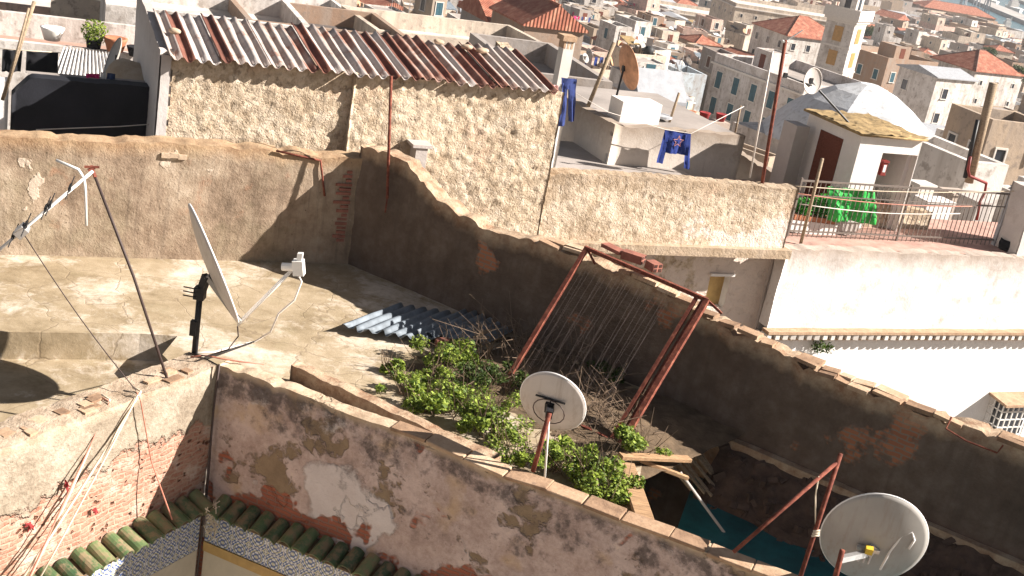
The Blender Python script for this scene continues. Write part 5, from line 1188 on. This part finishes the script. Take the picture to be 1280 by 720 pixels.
    if top is not None and label is None and w<14 and crng.random()<.4:
        mb=MB(); sx=crng.choice((-1,1)); fx=crng.uniform(.35,.6)*w; hu=crng.uniform(1.8,3.0); xa,xb=(x0+.05,x0+fx) if sx<0 else (x1-fx,x1-.05)
        hbox(mb,xa,xb,y0+.05,y1-.05,H-.001,H+hu,.4,.2); us=mb.build('upper_storey',wm if crng.random()<.5 else CW[crng.choice(list(CW.keys()))],root); mb=MB(); mb.quad((xa+.15,y0+.2,H+hu-.4),(xb-.15,y0+.2,H+hu-.4),(xb-.15,y1-.2,H+hu-.4),(xa+.15,y1-.2,H+hu-.4)); mb.build('upper_roof',crng.choice((M['roofgrey'],M['roofpink'],M['roofwhite'],M['roofdark'])),us)
        o=bpy.data.objects.new('window',WM[crng.randrange(4)]); COL.objects.link(o); o.parent=root; o.location=((xa+xb)/2,y0+.05,H+hu*.45)
        if sx<0: o=bpy.data.objects.new('window',WM[crng.randrange(4)]); COL.objects.link(o); o.parent=root; o.location=(x0+.05,0,H+hu*.45); o.rotation_euler=(0,0,-math.pi/2)
    if top is not None and label is None and w<14:
        mb=MB(); u_=crng.uniform(-w*.25,w*.25); h_=crng.uniform(.5,1.3); mb.box(u_-.1,u_+.1,y0+.26,y1-.26,top,top+h_); mb.build('partition_wall',wm,root)
        if crng.random()<.55:
            mb=MB(); a_=crng.uniform(1.2,w*.45); b_=crng.uniform(1.2,d*.5); sx=crng.choice((-1,1)); xa=sx*(w/2-.3); ya=y1-.3; hz=crng.uniform(1.5,2.3)
            mb.quad((xa,ya,top+hz),(xa-sx*a_,ya,top+hz),(xa-sx*a_,ya-b_,top+hz*.75),(xa,ya-b_,top+hz*.75)); mb.quad((xa,ya,top+hz-.06),(xa,ya-b_,top+hz*.75-.06),(xa-sx*a_,ya-b_,top+hz*.75-.06),(xa-sx*a_,ya,top+hz-.06))
            for (qx,qy,qz) in ((xa,ya-b_,.75),(xa-sx*a_,ya-b_,.75),(xa-sx*a_,ya,1)): mb.box(qx-.05,qx+.05,qy-.05,qy+.05,top,top+hz*qz-.06)
            mb.build('lean_to',crng.choice((M['corr_pale'],M['corr_grey'],M['slate'],M['corr'],M['weedroof'],M['roofdark'])),root)
        for _ in range(crng.choice((0,1,1,2,3))):
            mb=MB(); a_=crng.uniform(.4,1.2); cx=crng.uniform(x0+1.3,x1-1.3); cy=crng.uniform(y0+1,y1-1); mb.box(cx-a_,cx+a_,cy-a_*.6,cy+a_*.6,top,top+crng.uniform(.4,1.4)); mb.build('roof_block',CW[crng.choice(list(CW.keys()))],root)
    root['_top']=zg+(top if top is not None else H)
    return root
HERO=[]
def hero(px,py,Y,w,d,zr=None,**k):
    p=aty(px,py,Y); HERO.append((p.x,p.y,max(w,d)*.62)); return house(p.x,p.y,w,d,p.z if zr is None else zr,**k)
# minaret
mp_=aty(1050,60,165); mx,my=mp_.x,mp_.y; HERO.append((mx,my,5)); HERO.append((mx-1,my-14,10))
mg=groundz(mx,my); mn=empty('minaret',(mx,my,mg),rad(56),'tall square white minaret with ochre tiled panels and a gallery','minaret')
ms=1.95; mtop=8.0; H=mtop-mg; gz=aty(1058,22,165).z-mg
mb=MB(); mb.box(-ms,ms,-ms,ms,0,gz); mb.build('shaft',CW['white'],mn)
mb=MB(); mb.box(-ms-.5,ms+.5,-ms-.5,ms+.5,gz,gz+.35); mb.box(-ms-.3,ms+.3,-ms-.3,ms+.3,gz-.35,gz-.002)
for (a0,a1,b0,b1) in ((-ms-.5,ms+.5,-ms-.5,-ms-.38),(-ms-.5,-ms-.38,-ms-.376,ms+.5),(ms+.38,ms+.5,-ms-.376,ms+.5)): mb.box(a0,a1,b0,b1,gz+.352,gz+1.35)
mb.build('gallery',M['trim'],mn)
mb=MB(); s2=1.15; mb.box(-s2,s2,-s2,s2,gz+.36,gz+4.5); mb.box(-s2-.2,s2+.2,-s2-.2,s2+.2,gz+4.502,gz+4.8); up_=mb.build('lantern_room',CW['white'],mn)
mb=MB(); mb.lathe((0,0,gz+4.8),(0,0,1),[(1.2,0),(1.15,.6),(.8,1.2),(.001,1.5)],16); mb.build('dome',CW['white'],up_,True)
mb=MB(); mb.box(-.4,.4,-s2-.03,-s2,gz+1.2,gz+3); mb.box(-s2-.03,-s2,-.4,.4,gz+1.2,gz+3); mb.build('opening',M['glass'],up_)
for f in ('near','left'):
    for k in range(7):
        z=gz-2.0-k*3.1
        if z<3: break
        mb=MB()
        if f=='near': mb.box(-.62,.62,-ms-.05,-ms,z-.95,z+.95)
        else: mb.box(-ms-.05,-ms,-.62,.62,z-.95,z+.95)
        mb.build('tiled_recess',M['shut_yel'],mn)
    mb=MB()
    for k in range(8):
        z=gz-.5-k*3.1
        if f=='near': mb.box(-ms,ms,-ms-.08,-ms,z-.12,z+.12)
        else: mb.box(-ms-.08,-ms,-ms,ms,z-.12,z+.12)
    mb.build('string_course',M['trim'],mn)
# pyramid roofed prayer hall in front
apx=aty(1080,108,85); e1=aty(975,172,58); e2=aty(1135,172,54)
pc0=aty(1074,154,85); pz=pc0.z-1.6; hw=5.9; HERO.append((pc0.x,pc0.y,6))
ph=empty('prayer_hall',(pc0.x,pc0.y,groundz(pc0.x,pc0.y)-1),rad(40),'prayer hall with a pale faceted pyramid roof behind the cabin','mosque hall')
zz=pz-ph.location.z; ap=apx.z-ph.location.z+.2
mb=MB(); mb.box(-hw,hw,-hw,hw,0,zz); mb.build('wall',CW['white'],ph)
mb=MB(); NSEG=8; prof=[]
lv=[(1.06,0),(1.0,.10),(.94,.20),(.80,.42),(.60,.66),(.36,.86),(.10,1.0)]
rings=[]
for (r_,h_) in lv:
    ring=[]
    for k in range(NSEG):
        a=2*math.pi*(k+.5)/NSEG; ring.append(len(mb.v)); mb.v.append(Vector((hw*1.08*r_*math.cos(a),hw*1.08*r_*math.sin(a),zz+.02+(ap-zz)*h_)))
    rings.append(ring)
for i in range(len(lv)-1):
    for k in range(NSEG): mb.face((rings[i][k],rings[i][(k+1)%NSEG],rings[i+1][(k+1)%NSEG],rings[i+1][k]))
mb.face(rings[-1]); mb.build('roof',m_city('dome_limewash',(.64,.66,.68),(.46,.46,.46)),ph)
# four storey block with shutters
a4=at(895,66,-12.5); b4=at(1007,106,-12.5); c4=(a4+b4)/2; L4=(b4-a4).length; h4=math.degrees(math.atan2((b4-a4).y,(b4-a4).x)); d4=Vector(((b4-a4).y,-(b4-a4).x,0)).normalized()
cc=c4-d4*6.5; HERO+= [(cc.x,cc.y,8),(cc.x+3,cc.y+3,7)]
house(cc.x,cc.y,L4,13,-12.5,h4,m_city('block_wall',(.60,.56,.54)),'flat grey',1,4,(3,3,2.4),'four storey grey-white block with rows of blue-green shutters','apartment block','apartment_block',None,2.75,window_mesh('window',1.0,1.9,M['trim'],M['glass'],M['shut_blue']),('near','right'),1.1,cornice=True)
# other landmark buildings
hero(1000,42,230,13,11,None,heading=26,wall_='white',roof='tile hip',win=1,storeys=2,label='red hip-roofed house just left of the minaret',rh=3.0)
hero(1222,84,215,11.5,10,None,heading=30,wall_='white',roof='tile hip',win=1,storeys=2,label='red hip-roofed white house at the right edge of the town',rh=2.8,gap=3.5)
hero(872,12,330,34,16,None,heading=14,wall_='cream',roof='flat white',win=1,storeys=3,label='long cream public building with small windows, left of two',cat='public building',name='public_building',cornice=True,gap=3.2)
hero(985,10,300,32,16,None,heading=14,wall_='cream',roof='flat white',win=1,storeys=4,label='long cream public building directly behind the minaret',cat='public building',name='public_building',cornice=True,gap=3.4)
hero(640,24,95,6,6,None,heading=26,wall_='grey',roof='tile gable',win=1,storeys=2,label='orange gabled house above the right end of the shed roof',rh=1.6)
hero(672,26,88,4.5,6,None,heading=26,wall_='brown',roof='tile gable',win=.6,storeys=2,label='darker orange gabled house right of the shed ridge',rh=1.5)
hero(672,70,46,3.4,7,None,heading=20,wall_='grey',roof='flat grey',win=0,label='tall plain grey-brown house beside the pale chimney')
hero(815,124,42,1.7,1.3,None,heading=26,wall_=m_city('ochre_wall',(.50,.33,.16)),roof='sheet gable',win=0,label='ochre gabled house beyond the block house roof',rh=.9)
hero(1256,144,60,3.8,3.2,None,heading=20,wall_='sand-coloured',roof='flat dark',gap=1.5,wsz=WM[3],woff=.9,win=1,storeys=2,label='brown shaded house at the right edge above the white walls')
hero(1190,185,40,1.6,3.5,None,heading=26,wall_='white',roof='flat white',win=0,label='small bright white gable wall right of the cabin')
hero(1172,92,150,6.5,6,None,heading=32,wall_='white',roof='sheet gable',win=.6,storeys=2,label='white house with green awning wall right of the minaret')
hero(1112,66,175,10,9,None,heading=34,wall_='brown',roof='flat white',win=1,gap=3,room=(3,3,2.2),storeys=2,label='dark shaded house immediately right of the minaret gallery')
hero(40,-10,62,9,8,None,heading=22,wall_='pink-tinted',roof='flat white',win=.4,storeys=3,label='peach facade at the top left corner',par=.5)
hero(165,-12,58,7,8,None,heading=22,wall_='cream',roof='flat white',win=0,label='plain cream facade left of the shed roof')
hero(255,2,52,8,7,None,heading=22,wall_='white',roof='flat white',win=.3,label='white house peeping over the left end of the shed roof')
hero(110,42,40,9,5,None,heading=22,wall_='white',roof='flat pink',win=0,label='low white terrace house behind the pale corrugated lean-to')
hero(560,34,60,9,6,None,heading=26,wall_='cream',roof='flat white',win=0,label='bright cream parapet house over the middle of the shed roof')
hero(395,20,55,7,6,None,heading=24,wall_='brown',roof='flat dark',win=0,label='dark brown-sided house above the shed roof')
hero(350,4,70,8,8,None,heading=24,wall_='white',roof='flat white',win=.3,label='white house at the top edge over the shed roof')
COLN=list(CW.keys())
ORD=['first','second','third','fourth','fifth','sixth','seventh','eighth','ninth','tenth','eleventh','twelfth','thirteenth','fourteenth','fifteenth','sixteenth','seventeenth','eighteenth','nineteenth']
TENS=['','','twenty','thirty','forty','fifty','sixty','seventy','eighty','ninety']
def ordw(n):
    if n<=19: return ORD[n-1]
    t,u=divmod(n,10)
    return (TENS[t] if u else TENS[t][:-1]+'ieth') + ('-'+ORD[u-1] if u else '')
CL=[]   # clutter (root, kind text)
SIGHT=[(884,1004,72,168,140),(1016,1078,-20,98,160),(1178,1268,74,112,205),(958,1038,20,66,220)]
def blocked(x,y,z,w2,d2):
    for (xa,xb,ya,yb,Yl) in SIGHT:
        if y>Yl: continue
        for dx_,dy_ in ((0,0),(-w2,-d2),(w2,-d2),(w2,d2),(-w2,d2)):
            for dz_ in (2.2,-.3):
                px,py=proj((x+dx_,y+dy_,z+dz_))
                if xa<px<xb and ya<py<yb: return True
    return False
q=12.0; row=0
while q<640:
    cell=6.0+(-.8 if q<50 else 0)+ (q>110)*1.2+(q>200)*2+(q>300)*4+(q>400)*5; cd=cell*.95
    row+=1
    for s in range(-60,60):
        cx,cy=(B*(s*cell+crng.uniform(-.7,.7)+(row%2)*cell/2)+PS+NK*(q+crng.uniform(-.8,.8))).xy
        if cy<30: continue
        az=math.degrees(math.atan2(cx,cy))
        if not(-24<az<25): continue
        if shore((cx,cy))>-12: continue
        if any((cx-hx)**2+(cy-hy)**2<(hr_+cell*.40)**2 for hx,hy,hr_ in HERO): continue
        if crng.random()<.05: continue
        dist=math.hypot(cx,cy)
        w=cell*crng.uniform(.62,.86); d=cd*crng.uniform(.62,.84)
        zr=roofz(dist)+crng.uniform(-2.3,1.9)+(1.5 if crng.random()<.12 else 0)
        wl=crng.choices(COLN,[34,20,14,13,7,4,8])[0]
        if blocked(cx,cy,zr,w*.5,d*.5): continue
        rf=crng.choices(['flat grey','flat pink','flat white','flat dark','tile hip','tile gable','sheet gable'],[20,17,20,6,9,7,6])[0]
        if rf.startswith('tile'): zr-=.8
        if q<60 and not rf.startswith('flat'): rf='flat grey'
        fl=rf.startswith('flat')
        room=(crng.uniform(2.2,3.6),crng.uniform(2.2,3.4),crng.uniform(1.9,2.6)) if fl and crng.random()<.55 else None
        far=dist>260
        wn=crng.choice([.45,.6,.8,1]) if dist<380 else .5
        root=house(cx,cy,w,d,zr,26+crng.choice([0,0,8,-12,14,20])+crng.uniform(-4,4),wl,rf,wn,3 if not far else 2,room,None,'house','house','houses of the old town on the slope',2.6 if not far else 4.2)
        rtxt={'flat grey':'flat-roofed','flat pink':'pink-terraced','flat white':'white-terraced','flat dark':'dark-roofed','tile hip':'red hip-roofed','tile gable':'red gabled','sheet gable':'grey sheet-roofed'}[rf]
        AUTO.append((root,wl+' '+rtxt+' house'+(' with rooftop room' if room else '')))
        zt=root['_top']
        H_=Matrix.Rotation(root.rotation_euler.z,4,'Z')
        def loc(u,v,z=0): 
            p=H_@Vector((u,v,0)); return Vector((cx+p.x,cy+p.y,zt+z))
        if fl and dist<300:
            for _ in range(crng.choice([1,1,2,3]) if dist<170 else crng.choice([0,1,1])):
                b_=loc(crng.uniform(-w*.38,w*.38),crng.uniform(-d*.4,d*.1)); C=b_+Vector((0,0,crng.uniform(1.2,2.1))); r_=crng.uniform(.42,.6)
                o=empty('satellite_dish',b_,0,None,'satellite dish','satellite dishes on the town roofs')
                nn_=Vector((crng.uniform(.4,.9),-crng.uniform(-.5,.7),.35)).normalized(); mb=MB(); mb.lathe(C,nn_,[(.001,-r_*.2),(r_*.5,-r_*.15),(r_,0),(r_*.99,.02),(r_*.5,-r_*.13),(.001,-r_*.18)],14)
                k=crng.choice(['dish','dish','dishgrey','dishrust']); addw(mb,'reflector',M[k],o,True); mb=MB(); mb.tube([b_,C-nn_*r_*.2],.035,5); addw(mb,'mast',M['black'],o)
                CL.append((o,{'dish':'pale','dishgrey':'grey','dishrust':'rusty'}[k]+' satellite dish'))
            if crng.random()<.22:
                b_=loc(crng.uniform(-w*.35,w*.35),crng.uniform(-d*.3,d*.35)); o=empty('water_tank',b_,0,None,'water tank','water tanks on the town roofs'); k=crng.choice(['tankblue','tankwhite','tankwhite','tankblack'])
                mb=MB(); mb.lathe(b_+Vector((0,0,.32)),(0,0,1),[(.001,0),(.5,0),(.55,.1),(.53,.55),(.55,.6),(.53,1.0),(.25,1.2),(.001,1.22)],14); addw(mb,'barrel',M[k],o,True); mb=MB()
                for sx in (-1,1): 
                    for sy in (-1,1): mb.box(b_.x+sx*.35-.05,b_.x+sx*.35+.05,b_.y+sy*.35-.05,b_.y+sy*.35+.05,b_.z,b_.z+.32)
                addw(mb,'stand',M['slate'],o); CL.append((o,{'tankblue':'blue','tankwhite':'white','tankblack':'black'}[k]+' water tank'))
            if crng.random()<(.5 if dist<140 else .3):
                v=crng.uniform(-d*.35,.2*d); L=w*.7; o=empty('laundry_line',loc(0,v),root.rotation_euler.z,None,'laundry line','washing hung on the town roofs'); 
                mb=MB(); mb.tube([(-L/2,0,0),(-L/2,0,1.8)],.03,5); mb.tube([(L/2,0,0),(L/2,0,1.8)],.03,5); mb.tube([(-L/2,0,1.75),(0,0,1.65),(L/2,0,1.75)],.012,4); mb.build('line',M['pole'],o)
                nc=crng.randint(3,6); cols=[]
                for k in range(nc):
                    m_=crng.choice(['whitecloth','whitecloth','denim','pinkcloth','redcloth','bluecloth','palepink','jersey','blackcloth']); ww=L/nc*crng.uniform(.5,.85); x_=-L/2+L*(k+.5)/nc; hh=crng.uniform(.5,1.1)
                    mb=cloth([(x_-ww/2,0,1.68),(x_+ww/2,0,1.68),(x_+ww/2*.95,.02,1.68-hh),(x_-ww/2*.95,-.02,1.68-hh)],None,5,4,.05,k); mb.build('cloth',M[m_],o,True); cols.append(m_)
                w1={'whitecloth':'white','denim':'blue','pinkcloth':'pink','redcloth':'red','bluecloth':'slate','palepink':'pale pink','jersey':'dark blue','blackcloth':'black'}
                CL.append((o,'washing line with %s and %s cloths'%(w1[cols[0]],w1[cols[-1]])))
            if crng.random()<.45:
                b_=loc(crng.uniform(-w*.4,w*.4),crng.uniform(-d*.4,d*.4)); h_=crng.uniform(2,4); mb=MB(); mb.tube([b_,b_+Vector((crng.uniform(-.1,.1),0,h_))],.035,5); t_=b_+Vector((0,0,h_-.15))
                for k in range(5): mb.tube([t_+Vector((-.5+.25*k,-.35+.04*k,0)),t_+Vector((-.5+.25*k,.35-.04*k,0))],.015,4)
                mb.tube([t_+Vector((-.6,0,0)),t_+Vector((.6,0,0))],.02,4); o=tag(mb.build('roof_aerial',M['alu']),None,'aerial','aerials on the town roofs'); CL.append((o,'thin roof aerial'))
            for _ in range(crng.choice([0,1,1,2])):
                b_=loc(crng.uniform(-w*.4,w*.4),crng.uniform(-d*.4,d*.4)); a_,h_=crng.uniform(.3,.7),crng.uniform(1.1,2.2); mb=MB(); z0=b_.z
                mb.box(b_.x-a_/2,b_.x+a_/2,b_.y-a_/2,b_.y+a_/2,z0,z0+h_); mb.box(b_.x-a_*.6,b_.x+a_*.6,b_.y-a_*.6,b_.y+a_*.6,z0+h_+.001,z0+h_+.1); k=crng.choice(['bright','terracotta','stone','greywhite'])
                o=tag(mb.build('chimney_stack',M[k]),None,'chimney','chimneys on the town roofs'); CL.append((o,{'bright':'white','terracotta':'terracotta','stone':'tan','greywhite':'grey'}[k]+' roof chimney'))
    q+=cell*.97
# large blocks near the harbour
for i in range(46):
    Yd=crng.uniform(560,900); az=rad(crng.uniform(-2,19)); x_,y_=Yd*math.sin(az),Yd*math.cos(az)
    if shore((x_,y_))>-25: continue
    root=house(x_,y_,crng.uniform(18,40),crng.uniform(14,22),roofz(Yd)+crng.uniform(0,9),14+crng.uniform(-12,20),crng.choice(['white','cream','grey','sand-coloured']),crng.choice(['flat white','flat grey','flat pink','tile hip']),0,3,None,None,'building','harbour_building','large buildings near the harbour',par=1)
    AUTO.append((root,'large distant block'))
# trees
for i,(px,py,Y,R_) in enumerate(((1188,18,700,7),(1176,22,690,5),(1202,26,640,5),(1272,92,215,2),(1236,66,300,2),(1085,40,380,3),(700,8,330,3))):
    p=aty(px,py,Y); gz_=groundz(p.x,p.y); tr=empty('tree',(p.x,p.y,gz_),0,['dark tree mass by the harbour, middle of three','dark harbour tree, left of three','dark harbour tree, right of three','small dark tree at right edge beside the red hip roof','small tree among red roofs at right','tree behind the minaret among pale roofs','tree among distant roofs above the shed'][i],'tree')
    mb=MB(); leaves(mb,p,R_,1400,R_*.09,crng,.4,.75); addw(mb,'crown',M['treeleaf'],tr); mb=MB(); mb.tube([Vector((p.x,p.y,gz_)),p],[R_*.07,R_*.04],6); addw(mb,'trunk',M['twig'],tr)
# harbour
for i,(s0,s1,t0_,t1_) in enumerate(((60,78,-200,900),(130,150,-300,600),(215,240,-100,900))):
    mb=MB(); o_=flat(CA,SEA+.6); a_=o_+cn*(s0+s1)/2+cdir*(t0_+t1_)/2; mb.obox(a_,cdir*(t1_-t0_)/2,cn*(s1-s0)/2,Z*1.6); mb.build('quay',M['quay'],kind='structure')
for i,(px,py,L,lab) in enumerate(((1268,13,26,'white ship moored at the far quay in the top right corner'),(1240,4,22,'white ship at the top edge of the harbour'),(1258,40,14,'small boat moored by the near quay'))):
    p=at(px,py,SEA); sh=empty('ship',p,math.atan2(cdir.y,cdir.x),lab,'ship','ships in the harbour'); W_=L*.16
    mb=MB(); hull=[(-L/2,-W_),(L*.3,-W_),(L/2,0),(L*.3,W_),(-L/2,W_)]
    n=len(hull)
    for k in range(n):
        a,b=hull[k],hull[(k+1)%n]; mb.quad((a[0]*.95,a[1]*.8,-.6),(b[0]*.95,b[1]*.8,-.6),(*b,2.4),(*a,2.4))
    mb.poly([(*h,2.4) for h in hull]); mb.build('hull',M['whitep'],sh); mb=MB(); mb.box(-L*.4,-L*.05,-W_*.7,W_*.7,2.41,5.5); mb.build('cabin',M['tankwhite'],sh); mb=MB(); mb.box(-L*.35,-L*.15,-W_*.5,W_*.5,5.51,7.2); mb.build('wheelhouse',M['tankwhite'],sh); mb=MB(); mb.tube([(L*.15,0,2.4),(L*.15,0,9)],.2,5); mb.build('mast',M['tankwhite'],sh)
for i,(px,py) in enumerate(((1200,12),(1216,14),(1228,20))):
    p=at(px,py+6,SEA+1.5); p.z=SEA+1.5; cr_=empty('harbour_crane',p,rad(20*i),['harbour crane, leftmost of three','harbour crane, middle of three','harbour crane, rightmost of three'][i],'crane','cranes on the quay')
    mb=MB()
    for sx in (-2,2):
        for sy in (-2,2): mb.beam((sx,sy,0),(sx*.4,sy*.4,14),.5,.5)
    mb.build('tower',M['slate'],cr_); mb=MB(); mb.beam((0,0,14),(13,0,27),.7,.7); mb.beam((0,0,14),(-4,0,17),.8,.8); mb.box(-1.5,1.5,-1.5,1.5,13,16); mb.build('jib',M['slate'],cr_)
# ------------------------------------------------------------------ keep what the photograph can see, then word the labels
bpy.context.view_layer.update()
from mathutils.bvhtree import BVHTree
def rootof(o):
    while o.parent: o=o.parent
    return o
autoset={r.name:1 for r,_ in AUTO}; autoset.update({r.name:1 for r,_ in CL})
VV=[]; PPs=[]; OWN=[]
for o in scene.objects:
    if o.type!='MESH' or o.get('kind')=='stuff': continue
    nm=rootof(o).name; mw=o.matrix_world; k=len(VV); VV+=[mw@v.co for v in o.data.vertices]
    for p in o.data.polygons: PPs.append([k+i for i in p.vertices]); OWN.append(nm)
tree_=BVHTree.FromPolygons(VV,PPs); seen={}
for yy in range(-6,330,1):
    for xx in range(-6,1290,1 if yy<150 else 2):
        d=ray(xx,yy).normalized(); loc_,nr,ix,ds=tree_.ray_cast(CAM+d*5,d)
        if ix is not None and OWN[ix] in autoset:
            e=seen.setdefault(OWN[ix],[0,0,0]); e[0]+=1; e[1]+=xx; e[2]+=yy
del VV,PPs,tree_
DEAD=[]
def kill(r): DEAD.extend(list(r.children_recursive)+[r])
keepA=[]; keepC=[]; gone=[]
for r,t in AUTO:
    (keepA if seen.get(r.name,[0])[0]>=8 else gone).append((r,t))
for r,t in CL:
    (keepC if seen.get(r.name,[0])[0]>=3 else gone).append((r,t))
XY={r.name:(seen[r.name][1]/seen[r.name][0],seen[r.name][2]/seen[r.name][0]) for r,_ in keepA+keepC}
for r,_ in gone: kill(r)
bpy.data.batch_remove(DEAD)
def region(x,y):
    if x<330: return 'left of the shed roof' if y>-1 else ''
    if x<640: return 'above the shed roof'
    if x<790: return 'above the block house'
    if x<930: return 'above the shuttered block' if y<65 else 'left of the shuttered block'
    if x<1050: return 'left of the minaret'
    if x<1165: return 'right of the minaret'
    return 'at the far right'
from collections import defaultdict
grp=defaultdict(list)
for r,t in keepA+keepC: grp[(t,region(*XY[r.name]))].append(r)
nlab=0
for (t,g),rs_ in grp.items():
    rs_.sort(key=lambda r:XY[r.name][1])          # top of the picture = farthest
    n=len(rs_)
    for i,r in enumerate(rs_):
        if n==1: lab='%s %s'%(t,g)
        elif n==2: lab='%s %s, %s'%(t,g,('farther of two','nearer of two')[i])
        else:
            lab='%s %s, %s'%(t,g,'farthest' if i==0 else ('nearest' if i==n-1 else ordw(i+1)+' farthest'))
        r['label']=lab; nlab+=1
for o in scene.objects:
    if '_top' in o.keys(): del o['_top']
for r,_ in keepC:
    if r.type=='MESH' and r.name not in scene.objects: pass
from collections import Counter; print('KINDS',Counter(r.name.split('.')[0] for r,_ in keepA+keepC)); print('TOWN',len(keepA),'clutter',len(keepC),'gone',len(gone),'objects',len(scene.objects))

# thin sea air over the town
gz_=min(v.co.z for o in scene.objects if o.name.startswith('ground') for v in o.data.vertices)
mb=MB(); mb.box(-6500,8500,-3100,9500,-62,11.5)
hm=bpy.data.materials.new('sea_air'); hm.use_nodes=True; hn=hm.node_tree; hn.nodes.remove(hn.nodes['Principled BSDF']); pv=hn.nodes.new('ShaderNodeVolumePrincipled'); pv.inputs['Color'].default_value=(.93,.93,.95,1); pv.inputs['Density'].default_value=.00018
hn.links.new(pv.outputs[0],hn.nodes['Material Output'].inputs['Volume']); mb.build('haze',hm,kind='stuff')
